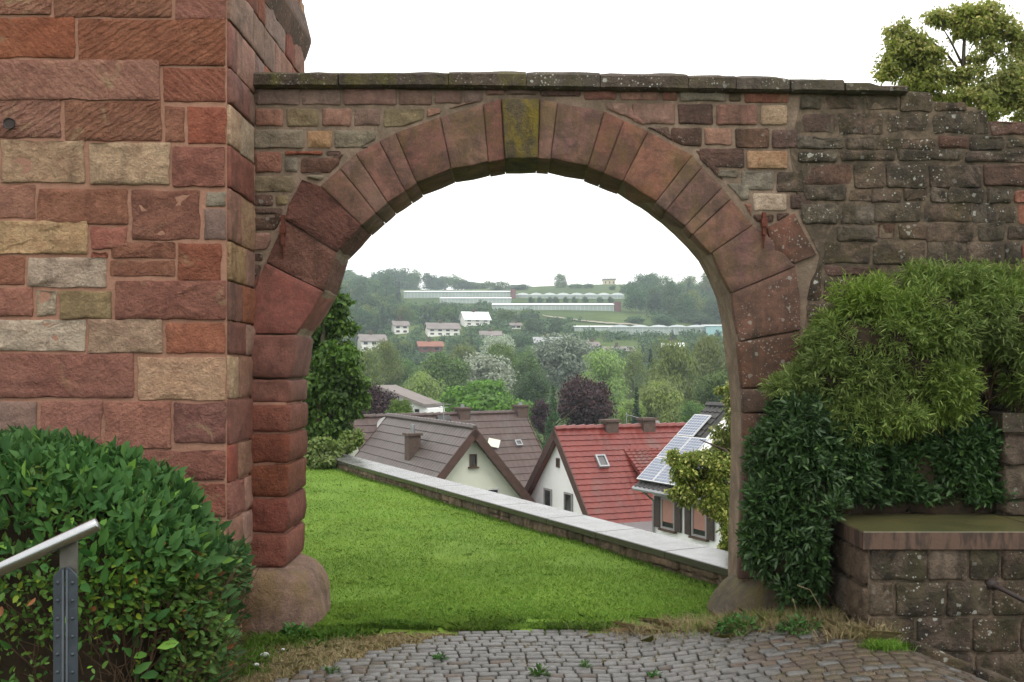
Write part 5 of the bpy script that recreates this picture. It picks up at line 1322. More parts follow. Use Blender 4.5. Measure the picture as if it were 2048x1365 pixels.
LM = [(748, 690, 'the cream house lowest on the left'), (803, 660, 'the narrow white house'), (888, 662, 'the wide brown roofed house'), (862, 695, 'the orange roofed house'), (955, 640, 'the house with the bright pale roof'), (1032, 652, 'the tiny white garden house'), (1098, 686, 'the long grey roof'), (1240, 702, 'the half sunk brown roof'), (1345, 696, 'the white house behind the birch'), (850, 588, 'the left end of the highest greenhouse'), (980, 590, 'the right end of the highest greenhouse'), (1050, 612, 'the left end of the middle greenhouse'), (1235, 612, 'the dark red brick gable'), (1180, 656, 'the low white shed'), (1310, 660, 'the scalloped greenhouse'), (1450, 660, 'the teal greenhouse'), (1218, 568, 'the tower block'), (1358, 560, 'the utility pole'), (1000, 730, 'the upper silver willow'), (1130, 720, 'the grey green poplar'), (1205, 750, 'the light green oval tree'), (1300, 740, 'the tall dark spruce'), (886, 745, 'the dense dark round tree'), (790, 740, 'the tall olive tree'), (700, 640, 'the left side of the arch'), (1450, 720, 'the right side of the arch')]
used_lab = set()
def where_of(px, row, size):
    best = min(LM, key=lambda m: math.hypot(m[0] - px, (m[1] - row) * 1.3)); dx, dy = px - best[0], row - best[1]; d_ = math.hypot(dx, dy)
    q = 'close ' if d_ < 22 else ('a little ' if d_ < 45 else 'well ')
    h_ = ('left of' if dx < 0 else 'right of'); v_ = 'above' if dy < 0 else 'below'
    if abs(dx) > 2.2 * abs(dy): w_ = q + ('to the ' + h_ if 'close' in q else h_)
    elif abs(dy) > 2.2 * abs(dx): w_ = q + v_
    else: w_ = q + v_ + ' and ' + h_
    return (w_ + ' ' + best[2]).replace('a little ', 'just ')
def hill_tree(px, base, hpx, wpx, k, where, Y=None, fixed=False):
    Y = Y or row_to_y(px, base); x = (px - 1024) / F * Y; z = float(tz(x, Y)); me = shared[k][0]
    o = bpy.data.objects.new('hill_tree' if k != 4 else 'hill_conifer', me); COL.objects.link(o); o.location = (x, Y, z - .4)
    s = Y / F; o.scale = (wpx * s, wpx * s, hpx * s); o.rotation_euler = (0, 0, g.random() * 6.28)
    cnt[(k, where)] = cnt.get((k, where), 0) + 1
    if fixed: lab = f'{kinds[k]} {where}'
    else:
        w_ = where_of(px, base - hpx / 2, hpx); lab = f'{kinds[k]} {w_}'
        if lab in used_lab: lab = ('small ' if hpx < 34 else 'large ') + lab
    used_lab.add(lab)
    tag(o, lab, 'tree', 'trees on the far hillside'); return o
feat = [(705, 574, 34, 50, 0, 'between the ring and the left hump'), (745, 578, 36, 50, 6, 'right of the left hump'), (765, 577, 42, 44, 1, 'joining the highest crown from the left'), (812, 577, 44, 34, 6, 'with thin top right of the highest crown'), (880, 578, 30, 40, 1, 'above the left third of the long greenhouse'), (927, 579, 22, 48, 1, 'above the right third of the long greenhouse'), (972, 579, 20, 44, 0, 'low on the skyline above the greenhouse end'), (1040, 580, 14, 50, 1, 'low on the skyline right of the brick gable'), (1300, 590, 46, 54, 1, 'completing the big rounded group on the right'), (690, 575, 42, 50, 1, 'on the skyline beside the arch ring'), (722, 572, 32, 58, 1, 'forming the left hump of the skyline'), (790, 574, 44, 56, 1, 'rising highest on the left skyline'), (828, 576, 40, 36, 0, 'right of the highest skyline crown'), (858, 576, 36, 40, 1, 'on the skyline above the long greenhouse'),
 (905, 578, 30, 48, 0, 'on the skyline over the middle of the long greenhouse'), (950, 578, 20, 56, 0, 'low on the skyline left of the mast'), (1000, 580, 18, 50, 5, 'low on the skyline over the brick gable'), (1120, 576, 24, 32, 5, 'alone on the crest right of the mast'), (1152, 577, 12, 30, 0, 'small on the crest left of the tower block'), (1176, 577, 12, 22, 0, 'tiny on the crest touching the tower block'), (1226, 580, 12, 16, 1, 'in front of the tower block'),
 (1282, 596, 52, 64, 6, 'making the big rounded group on the right skyline'), (1270, 625, 62, 60, 1, 'in front of the big rounded group'), (1312, 625, 58, 56, 1, 'in the middle of the dark wood on the right'), (1345, 632, 68, 56, 2, 'below the utility pole'), (1385, 635, 62, 60, 3, 'with a wide crown on the right meadow'), (1415, 590, 26, 60, 0, 'on the right skyline beside the arch ring'), (1375, 585, 20, 50, 5, 'on the crest under the utility pole'), (1438, 636, 60, 50, 1, 'half hidden by the arch ring on the right'), (1330, 650, 24, 60, 6, 'at the foot of the dark wood above the scalloped greenhouse'), (1270, 646, 18, 46, 6, 'at the left foot of the dark wood'), (1400, 648, 22, 60, 6, 'above the teal greenhouse'),
 (1345, 680, 24, 22, 4, 'pointed before the scalloped greenhouse'), (1435, 690, 34, 36, 4, 'before the teal greenhouse'), (1112, 670, 44, 34, 1, 'standing above the grey green poplar'), (1070, 668, 38, 46, 6, 'right of the tiny white garden house'), (1016, 640, 22, 34, 0, 'above the tiny white garden house')]
for px, base, hp, wp_, k, lab in feat: hill_tree(px, base, hp * (1.25 if base < 581 and hp > 20 else 1), wp_ * (1.12 if base < 581 else 1), k, lab, fixed=True)
for i, px in enumerate((1063, 1081, 1098, 1112, 1133, 1150, 1171, 1200, 1222)):
    o = hill_tree(px, 606, 15, 16, 6, 'in the row of round bushes between the greenhouses'); o['group'] = 'round bushes between the greenhouses'; o['label'] = ['leftmost', 'second', 'third', 'fourth', 'middle', 'sixth', 'seventh', 'second last', 'rightmost'][i] + ' round bush from the left in the row between two greenhouses'; o['category'] = 'bush'; o.name = 'round_bush'
zones = [((670, 1240), (606, 650), 'on the slope below the greenhouses'), ((670, 830), (575, 700), 'on the wooded slope left of the greenhouses'), ((680, 1480), (672, 735), 'among the hillside houses'), ((1250, 1490), (580, 650), 'in the dark wood right of the greenhouses'), ((670, 1480), (735, 790), 'at the foot of the hillside')]
made = 0; tries = 0; placed = []
target_n = [75, 60, 80, 34, 44]
for zi, ((xa, xb), (ra, rb), where) in enumerate(zones):
    c_ = 0
    for _ in range(6000):
        if c_ >= target_n[zi]: break
        px = g.uniform(xa, xb); base = g.uniform(ra, rb); wpx = g.uniform(32, 62); hp = wpx * g.uniform(.7, 1.05); k = int(g.integers(0, 7))
        if k == 4: wpx *= .45; hp = wpx * 2
        if 1040 < px < 1290 and base < 650: hp = min(hp, 17); wpx = min(wpx, 32)
        bad = False
        for (kx0, ky0, kx1, ky1) in keep:
            if px + wpx * .42 > kx0 and px - wpx * .42 < kx1 and base > ky0 + 2 and base - hp < ky1 - 2: bad = True; break
        if 1260 < px < 1300 and base < 640: pass
        if bad: continue
        if any(abs(px - a) < wpx * .3 and abs(base - b_) < 6 for a, b_ in placed): continue
        placed.append((px, base)); hill_tree(px, base, hp, wpx, k, where); c_ += 1
# low scrub as one mass: fills between the single trees
pts = []
for _ in range(2600):
    px = g.uniform(600, 1500); base = g.uniform(598, 775)
    if any(kx0 - 4 < px < kx1 + 4 and ky0 - 2 < base - 2 and base - 7 < ky1 for (kx0, ky0, kx1, ky1) in keep): continue
    if base < 640 and 1040 < px < 1290 and not (608 < base < 634 and 1050 < px < 1232): continue
    pts.append((px, base))
bl = []
yt_ = {r_: row_to_y(1024, r_) for r_ in range(595, 780, 3)}
for px, base in pts:
    Y = yt_[595 + int((base - 595) // 3) * 3] + g.uniform(-3, 3); x = (px - 1024) / F * Y; s = g.uniform(8, 14) / F * Y; bl.append((x, Y, float(tz(x, Y)) + s * .2, s, s, s * .7))
pos, d = crown_pts(bl, 90000, g, .3)
me = leaves('hillside_scrub', pos, unit(np.cross(d, g.normal(size=pos.shape))), unit(d + g.normal(size=pos.shape) * .6), .9 * g.uniform(.6, 1.3, len(pos)), .6 * g.uniform(.6, 1.3, len(pos)))
tag(link('hillside_scrub', me, None, M['f_dark']), 'dense low scrub and hedges covering the far hillside', None, None, 'stuff')
# valley scrub hiding the ground between the garden trees
bl = []
for _ in range(900):
    Y = g.uniform(66, 225); px = g.uniform(640, 1520); x = (px - 1024) / F * Y; s = g.uniform(1.6, 3.2); bl.append((x, Y, float(tz(x, Y)) + s * .5, s, s, s * 1.1))
pos, d = crown_pts(bl, 90000, g, .3)
me = leaves('valley_shrubbery', pos, unit(np.cross(d, g.normal(size=pos.shape))), unit(d + g.normal(size=pos.shape) * .6), .5 * g.uniform(.6, 1.3, len(pos)), .32 * g.uniform(.6, 1.3, len(pos)))
tag(link('valley_shrubbery', me, None, M['f_mid']), 'shrubs and hedges filling the gardens of the valley', None, None, 'stuff')

# ---------------------------------------------------------------- nearer trees
def near_tree(name, label, mat, blobs_px, Y, nleaf, L, Wf, seed, branches, depth=.8, fold=.12, hang=.4, shell=.6, sub=9, cat='tree', tr=.06, ymax=None, fuzz=.3):
    """blobs_px: (px, py, rx, ry, dY) clusters; each is broken into small sprays"""
    g = np.random.default_rng(seed); k = Y / F; bl = []
    for (px, py, rx, ry, dY) in blobs_px:
        c = P(px, py, Y + dY)
        for _ in range(sub):
            d = unit(g.normal(size=3)) * g.random() ** .4
            s = g.uniform(.26, .55)
            bl.append((c.x + d[0] * rx * k * .8, c.y + d[1] * depth * rx * k, c.z + d[2] * ry * k * .8, rx * k * s, rx * k * s * .9, ry * k * s * .75))
    pos, d = crown_pts(bl, nleaf, g, shell, fuzz)
    if ymax is not None:
        m_ = pos[:, 1] < ymax; pos = pos[m_]; d = d[m_]
    n = len(pos); ax = unit(np.cross(d, g.normal(size=(n, 3))) * .7 + d * .3 + np.array([0, 0, -hang])); nr = unit(d * .8 + np.array([0, 0, .5]) + g.normal(size=(n, 3)) * .45)
    LL = L * g.uniform(.65, 1.25, n)
    base = Vector(branches[0][0]); root = empty(name, base, label, cat)
    me = leaves('crown', pos - np.array(base), ax, nr, LL, LL * Wf, fold, .15); me.materials.append(M[mat]); link('crown', me, root)
    b = MB()
    for pts_ in branches:
        m = len(pts_) - 1; r0 = pts_[-1] if isinstance(pts_[-1], float) else tr
        pp = [q for q in pts_ if not isinstance(q, float)]; m = len(pp)
        b.tube(pp, [r0 * (1 - .8 * i / (m - 1)) for i in range(m)], 7)
    b.build('trunk', M['bark'], root, True)
    return root
# dark tree behind the left pier
Yl = 19
bp = [(680, 640, 26, 30, .2), (700, 700, 22, 22, .1), (715, 770, 26, 18, 0), (700, 655, 16, 14, 0), (660, 600, 36, 46, 0), (650, 660, 50, 50, .3), (672, 720, 44, 44, -.2), (655, 780, 62, 44, 0), (690, 760, 30, 26, .2), (650, 840, 56, 40, .2), (690, 800, 40, 34, 0), (705, 745, 22, 16, 0), (600, 640, 60, 80, .5), (590, 760, 70, 80, .5), (600, 850, 60, 50, .4), (648, 570, 28, 26, .3), (640, 880, 30, 24, 0), (728, 795, 14, 10, 0), (700, 825, 26, 22, 0), (560, 560, 60, 60, .6)]
near_tree('broadleaf_tree', 'dense glossy green tree just beyond the left pier', 'f_maple', bp, Yl, 42000, .10, .62, 5, [[(P(640, 900, Yl).x, Yl, -8), P(640, 900, Yl), P(640, 760, Yl), P(650, 620, Yl), .14], [P(640, 860, Yl), P(680, 800, Yl), P(715, 790, Yl), .05], [P(640, 760, Yl), P(670, 710, Yl), P(690, 680, Yl), .05], [P(640, 760, Yl), P(600, 700, Yl), .05]], sub=12)
# shrubs at the end of the garden wall
near_tree('garden_shrub', 'loose green shrub growing over the far end of the garden wall', 'f_olive', [(640, 895, 26, 22, 0), (668, 900, 26, 20, .1), (700, 885, 16, 26, .4), (715, 875, 10, 20, .5), (625, 915, 24, 18, -.2), (655, 922, 24, 12, -.3)], 16.4, 5000, .07, .6, 8, [[(P(650, 920, 16.4).x, 16.4, 0), P(650, 900, 16.4), P(655, 870, 16.4), .02], [P(650, 915, 16.4), P(700, 890, 16.6), P(712, 860, 16.8), .012]], sub=8, cat='shrub')
# linden in front of the solar house
Yd = 12.5
bp = [(1462, 792, 22, 26, 0), (1466, 835, 22, 30, 0), (1452, 868, 26, 24, .1), (1440, 930, 44, 36, 0), (1425, 985, 40, 30, 0), (1448, 1030, 30, 30, 0), (1380, 950, 34, 24, .1), (1446, 895, 26, 24, .2), (1400, 912, 38, 20, 0), (1370, 930, 36, 26, 0), (1440, 930, 40, 34, 0), (1400, 960, 44, 26, .1), (1360, 985, 28, 18, .0), (1450, 990, 36, 40, 0), (1420, 1010, 30, 24, 0), (1462, 1060, 24, 40, 0), (1455, 1095, 22, 16, 0), (1482, 900, 30, 60, .3), (1500, 1000, 40, 60, .4), (1520, 850, 60, 80, .5), (1385, 1005, 22, 16, 0), (1440, 780, 10, 8, 0), (1345, 905, 14, 10, 0)]
near_tree('linden_tree', 'yellow blossoming linden hanging before the solar house', 'f_linden_blossom', bp, Yd, 34000, .048, .55, 6, [[(P(1520, 900, Yd).x, Yd, -8.5), P(1515, 1050, Yd), P(1500, 900, Yd), P(1480, 800, Yd), .11], [P(1510, 1000, Yd), P(1440, 960, Yd), P(1370, 930, Yd), .035], [P(1508, 960, Yd), P(1450, 900, Yd), P(1400, 880, Yd), .03], [P(1510, 1030, Yd), P(1460, 1060, Yd), .03]], sub=10)
# linden above the wall at top right
Yt = 11.5
bp = [(1800, 60, 26, 24, 0), (1785, 110, 32, 30, 0), (1775, 145, 26, 20, 0), (1825, 130, 46, 40, .1), (1860, 160, 44, 26, 0), (1850, 95, 34, 30, 0), (1900, 190, 40, 22, 0), (1880, 40, 30, 20, .1), (1915, 70, 20, 14, 0), (1935, 20, 28, 22, 0), (1965, 25, 34, 30, .1), (1960, 70, 24, 18, 0), (1985, 105, 30, 22, 0), (1940, 150, 36, 18, 0), (1985, 180, 40, 26, 0), (2030, 90, 26, 36, 0), (2020, 150, 38, 36, 0), (2040, 210, 30, 40, 0), (1975, 225, 34, 16, 0), (1920, 215, 24, 12, 0), (1850, 175, 30, 20, 0), (2060, 160, 60, 90, .4), (2050, 270, 24, 30, 0), (2090, 60, 40, 40, 0), (1770, 152, 14, 10, 0), (1815, 90, 34, 30, 0), (1870, 125, 30, 24, 0), (1905, 45, 24, 20, 0), (1960, 50, 40, 34, 0), (2000, 60, 30, 34, 0), (1955, 120, 24, 18, 0), (1965, 190, 40, 26, 0), (1900, 165, 26, 18, 0), (1820, 165, 34, 22, 0), (2010, 200, 36, 30, 0)]
T_ = lambda x, y: P(x, y, Yt)
near_tree('linden_tree', 'airy linden crown with visible branches above the ruined wall at top right', 'f_linden', bp, Yt, 34000, .050, .6, 9, [[(T_(1930, 0).x, Yt, -2), T_(1925, 260), T_(1925, 170), T_(1928, 90), T_(1935, 20), .05], [T_(1925, 130), T_(1900, 80), T_(1878, 45), .016], [T_(1926, 150), T_(1895, 110), T_(1860, 80), T_(1850, 60), .018], [T_(1926, 130), T_(1945, 90), T_(1960, 70), .014], [T_(1926, 170), T_(1880, 150), T_(1830, 130), .018], [T_(1928, 160), T_(1970, 120), T_(2010, 95), .018], [T_(1925, 200), T_(1990, 175), T_(2040, 160), .02], [T_(1926, 120), T_(1960, 125), T_(1985, 110), .01]], sub=9, shell=.9, fuzz=.5)

# ---------------------------------------------------------------- bushes on the right, against the arch wall
def leafy(name, label, mat, blobs, n, L, Wf, seed, cat, fold=.15, up=.3, jit=.5, core=None, clip=None, shell=.4, sub=10, stems=None, spiky=0):
    g = np.random.default_rng(seed); bl = []
    for (px, py, rx, ry, Y, ryd) in blobs:
        k = Y / F; c = P(px, py, Y)
        for _ in range(sub):
            d = unit(g.normal(size=3)) * g.random() ** .35; s = g.uniform(.25, .45)
            bl.append((c.x + d[0] * rx * k * .85, c.y + d[1] * ryd * .85, c.z + d[2] * ry * k * .85, rx * k * s, max(ryd * s, .05), ry * k * s))
    pos, d = crown_pts(bl, n, g, shell)
    # sprays: leaves gather along short shoots
    m_ = np.ones(len(pos), bool)
    if clip: m_ = clip(pos)
    pos = pos[m_]; d = d[m_]; n = len(pos)
    ax = unit(d * .8 + np.array([0, -.15, up]) + g.normal(size=(n, 3)) * jit); nr = unit(np.array([0, -.5, .8]) + g.normal(size=(n, 3)) * .6)
    if spiky:
        # replace by shoots: each seed carries several leaves fanned along a stem
        k_ = spiky; m = n // k_; p0 = pos[:m]; a0 = ax[:m]; sh = L * 1.6
        tt = np.linspace(.1, 1, k_); P_ = []; A_ = []
        for j, t_ in enumerate(tt):
            rot = unit(g.normal(size=(m, 3))); P_.append(p0 + a0 * sh * t_); A_.append(unit(a0 * .8 + unit(np.cross(a0, rot)) * .75))
        pos = np.concatenate(P_); ax = np.concatenate(A_); n = len(pos); nr = unit(np.array([0, -.4, .8]) + g.normal(size=(n, 3)) * .6)
        if clip: m_ = clip(pos); pos = pos[m_]; ax = ax[m_]; nr = nr[m_]; n = len(pos)
    LL = L * g.uniform(.65, 1.25, n)
    c0 = P(blobs[0][0], 0, blobs[0][4]); base = Vector((c0.x, c0.y, float(gh(c0.x, c0.y)))); root = empty(name, base, label, cat)
    me = leaves('foliage', pos - np.array(base), ax, nr, LL, LL * Wf, fold, .12); me.materials.append(M[mat]); link('foliage', me, root)
    b = MB(); q = random.Random(seed)
    for (px, py, rx, ry, Y, ryd) in blobs:
        c = P(px, py, Y); p0 = base + Vector((q.uniform(-.2, .2), q.uniform(-.05, .1), 0)) if not stems else Vector((c.x * .92 + base.x * .08, 6.23, .2)); mid_ = p0.lerp(c, .5) + Vector((q.uniform(-.05, .05), 0, .1))
        mid_.y = max(min(mid_.y, 6.22), min(base.y, Y)) if not stems else 6.2 ; c.y = min(c.y, 6.24)
        c.z -= .1
        b.tube([p0, mid_, c], [.018, .012, .005] if not stems else [.009, .007, .004], 5)
        for _ in range(5):
            e = c + Vector((q.uniform(-1, 1) * rx * Y / F, q.uniform(-1, .4) * ryd * .6, q.uniform(-1, 1) * ry * Y / F)); e.y = min(e.y, 6.25); b.tube([mid_.lerp(c, q.uniform(.4, 1)), e], [.006, .002], 4, False)
    b.build('stems', M['twig'], root)
    return root
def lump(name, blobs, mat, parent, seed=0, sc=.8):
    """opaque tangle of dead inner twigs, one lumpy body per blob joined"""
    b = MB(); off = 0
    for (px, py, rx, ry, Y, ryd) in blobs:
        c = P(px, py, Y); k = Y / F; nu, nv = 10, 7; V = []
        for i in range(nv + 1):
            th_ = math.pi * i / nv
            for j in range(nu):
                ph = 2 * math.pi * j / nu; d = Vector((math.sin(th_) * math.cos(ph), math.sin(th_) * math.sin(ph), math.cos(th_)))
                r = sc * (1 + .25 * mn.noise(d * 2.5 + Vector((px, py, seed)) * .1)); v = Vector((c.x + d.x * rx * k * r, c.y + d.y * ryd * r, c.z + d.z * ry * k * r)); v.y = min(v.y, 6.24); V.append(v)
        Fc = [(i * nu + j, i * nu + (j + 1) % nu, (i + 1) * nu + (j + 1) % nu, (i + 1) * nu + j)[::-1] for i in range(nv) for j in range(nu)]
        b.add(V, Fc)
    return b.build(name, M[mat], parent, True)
Bd = [(1620, 850, 70, 70, 5.98, .25), (1580, 900, 70, 90, 5.95, .25), (1556, 1010, 62, 110, 5.95, .24), (1580, 1100, 70, 84, 5.93, .25), (1620, 1020, 60, 130, 5.9, .26), (1650, 920, 90, 90, 6.0, .24), (1740, 930, 100, 90, 6.10, .16), (1830, 940, 100, 84, 6.10, .15), (1920, 950, 80, 80, 6.10, .14), (1980, 980, 60, 60, 6.16, .12), (1750, 1000, 110, 60, 6.1, .14), (1880, 1010, 110, 50, 6.1, .14), (1960, 1000, 60, 50, 6.1, .12), (1700, 900, 90, 60, 6.05, .18), (1800, 880, 100, 50, 6.1, .15), (1900, 900, 90, 50, 6.1, .15), (1690, 990, 80, 80, 6.1, .15), (1780, 870, 110, 60, 6.12, .16), (1900, 900, 100, 60, 6.12, .15), (1600, 1170, 50, 50, 5.92, .2), (1535, 1100, 44, 50, 6.0, .2), (1700, 860, 80, 50, 6.1, .16)]
clipd = lambda p: (p[:, 1] < 6.26) & ~((p[:, 0] > .315 * p[:, 1]) & (p[:, 2] < .74)) & (p[:, 0] > (.229 + .010 * np.clip(p[:, 2] - .4, 0, 2)) * p[:, 1]) & ~((p[:, 0] > LX - .06) & (p[:, 1] < LB + .05) & (p[:, 2] < .8)) & (p[:, 2] > .02)
db = leafy('laurel_bush', 'dark green laurel bush between the right pier and the low wall', 'f_laurel', Bd, 20000 * 6, .048, .36, 21, 'bush', clip=clipd, spiky=6, up=.45, jit=.5)
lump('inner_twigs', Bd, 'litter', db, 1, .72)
Bw = [(1770, 700, 120, 100, 5.98, .26), (1705, 695, 80, 80, 5.98, .24), (1650, 755, 50, 40, 5.98, .2), (1850, 640, 120, 80, 6.0, .25), (1840, 740, 110, 84, 5.98, .24), (1780, 800, 100, 50, 5.97, .22), (1960, 640, 110, 76, 6.02, .22), (2050, 650, 100, 90, 6.02, .22), (2050, 740, 50, 60, 6.03, .2), (1870, 800, 70, 40, 6.0, .2), (1930, 680, 70, 50, 6.06, .16), (1700, 800, 80, 40, 6.0, .2), (2110, 720, 100, 100, 6.0, .25), (1590, 770, 30, 16, 6.0, .1), (1640, 715, 40, 40, 6.02, .16), (1665, 660, 34, 30, 6.05, .14), (1615, 755, 30, 24, 6.0, .14), (1560, 775, 24, 10, 6.02, .08), (1720, 620, 70, 50, 6.05, .18), (1910, 590, 90, 50, 6.05, .2), (2010, 590, 90, 50, 6.05, .2), (2000, 670, 70, 50, 6.0, .2), (1700, 840, 90, 40, 5.95, .2), (1800, 835, 90, 30, 5.95, .2), (1880, 815, 50, 30, 5.98, .18), (2050, 760, 50, 40, 6.0, .2), (1980, 560, 60, 22, 6.1, .1), (1860, 556, 50, 18, 6.1, .1), (1760, 580, 26, 22, 6.1, .1)]
wb = leafy('willow_bush', 'light olive willow bush spilling over the dark laurel on the right', 'f_willow', Bw, 27000 * 7, .044, .17, 22, 'bush', clip=lambda p: (p[:, 1] < 6.26) & (p[:, 2] > .8), spiky=7, up=.25, jit=.8, fold=.1, stems=True)
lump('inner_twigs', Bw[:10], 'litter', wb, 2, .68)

# ---------------------------------------------------------------- hedge on the left
hroot = empty('clipped_hedge', (-2.3, 4.75, 0), 'broad leaved hedge before the tower, brown and bare below', 'hedge')
g = np.random.default_rng(31)
HC = np.array([-2.66, 4.72, .50]); HA = np.array([1.30, .62, .74])
def hedge_surf(n, pw=3.2, lo=-.75):
    d = unit(g.normal(size=(n * 3, 3)) * np.array([1.3, .8, 1])); s = (np.abs(d) ** pw).sum(1) ** (-1 / pw); p = d * s[:, None]
    m_ = (p[:, 2] > lo) & ~((p[:, 1] > .5) & (p[:, 2] < .6)); p = p[m_][:n]; nrm = unit(np.sign(p) * np.abs(p) ** (pw - 1) / HA)
    bumps = np.array([mn.noise(Vector(q) * 2.3) for q in p[:, :3]])
    q = HC + p * HA * (1 + .07 * bumps[:, None])
    # the top falls away toward the right end
    sl = np.clip((q[:, 0] + 2.35) / 1.1, 0, 1); q[:, 2] -= np.where(p[:, 2] > .3, sl ** 1.6 * .30 * np.clip(p[:, 2], 0, 1), 0)
    return q, nrm, p
# big leaves on top and shoulders
q, nr_, p = hedge_surf(34000); keepm = g.random(len(q)) < np.clip((q[:, 2] - .62) / .35, .05, 1); q, nr_ = q[keepm], nr_[keepm]; n = len(q)
q = q - nr_ * (g.random((n, 1)) ** 1.5) * .16 + nr_ * .03
ax = unit(nr_ * .55 + np.array([0, -.1, .55]) + g.normal(size=(n, 3)) * .6); nn = unit(nr_ * .5 + np.array([0, -.3, .6]) + g.normal(size=(n, 3)) * .5); LL = .056 * g.uniform(.4, 1.7, n)
me = leaves('foliage', q - np.array([-2.3, 4.75, 0]), ax, nn, LL, LL * .45, .12, .15); me.materials.append(M['f_hedge']); link('foliage', me, hroot)
# small leaves on the face
q, nr_, p = hedge_surf(52000, lo=-.95); bare = np.array([mn.noise(Vector((v[0] * 1.6 + 3, v[1], v[2] * 2.2))) for v in q])
hz_ = q[:, 2]; pk = np.where(hz_ > .75, .35, np.where(hz_ > .48, .95, np.clip(.34 + 1.1 * bare, .05, .85)))
pk = np.where(q[:, 0] > -1.5, np.maximum(pk, .6), pk)
keepm = g.random(len(q)) < pk; q, nr_ = q[keepm], nr_[keepm]; n = len(q)
q = q - nr_ * (g.random((n, 1)) ** 1.3) * .14
ax = unit(nr_ * .7 + np.array([.3, -.1, .1]) + g.normal(size=(n, 3)) * .6); nn = unit(nr_ * .5 + np.array([0, -.3, .6]) + g.normal(size=(n, 3)) * .5); LL = .038 * g.uniform(.6, 1.4, n)
me = leaves('small_leaves', q - np.array([-2.3, 4.75, 0]), ax, nn, LL, LL * .5, .1, .1); me.materials.append(M['f_hedge_small']); link('small_leaves', me, hroot)
# rust coloured dead leaves
q, nr_, p = hedge_surf(260, lo=-.9); q = q[q[:, 2] < .85]; n = len(q); me = leaves('dead_leaves', q - np.array([-2.3, 4.75, 0]), unit(g.normal(size=(n, 3))), unit(g.normal(size=(n, 3))), np.full(n, .05), np.full(n, .028), .1, .1)
me.materials.append(plain('dead_leaf', (.26, .09, .03), (.17, .07, .03), .7, 9)); link('dead_leaves', me, hroot)
# bare twigs
b = MB(); q_ = random.Random(4); sv, sn, _ = hedge_surf(3200, lo=-.95)
for v, nn_ in zip(sv, sn):
    if v[2] > .62 and q_.random() < .85: continue
    s_ = Vector(v) - Vector(nn_) * q_.uniform(.08, .25) - Vector((0, 0, q_.uniform(.05, .3))); s_.z = max(s_.z, -.05); e = Vector(v) + Vector(nn_) * q_.uniform(-.04, .03) + Vector((q_.uniform(-.12, .12), q_.uniform(-.03, .03), q_.uniform(-.05, .12)))
    m1 = s_.lerp(e, .5) + Vector((q_.uniform(-.03, .03), q_.uniform(-.03, .03), q_.uniform(-.03, .03))); b.tube([s_, m1, e], [.004, .003, .0012], 4, False)
    if q_.random() < .6: b.tube([m1, m1 + Vector((q_.uniform(-.12, .12), q_.uniform(-.1, .02), q_.uniform(-.02, .12)))], [.0022, .001], 3, False)
b.build('twigs', M['twig'], hroot)
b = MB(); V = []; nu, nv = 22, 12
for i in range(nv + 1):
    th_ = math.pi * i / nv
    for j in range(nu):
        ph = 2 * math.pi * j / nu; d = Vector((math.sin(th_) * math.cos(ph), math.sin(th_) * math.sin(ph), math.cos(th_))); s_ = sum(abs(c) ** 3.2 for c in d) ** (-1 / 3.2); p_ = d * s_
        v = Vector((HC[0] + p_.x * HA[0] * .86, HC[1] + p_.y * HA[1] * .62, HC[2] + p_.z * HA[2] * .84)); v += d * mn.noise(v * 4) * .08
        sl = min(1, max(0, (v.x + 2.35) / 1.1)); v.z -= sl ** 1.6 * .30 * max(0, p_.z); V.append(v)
b.add(V, [(i * nu + j, i * nu + (j + 1) % nu, (i + 1) * nu + (j + 1) % nu, (i + 1) * nu + j)[::-1] for i in range(nv) for j in range(nu)]); b.build('inner_twigs', M['litter'], hroot, True)

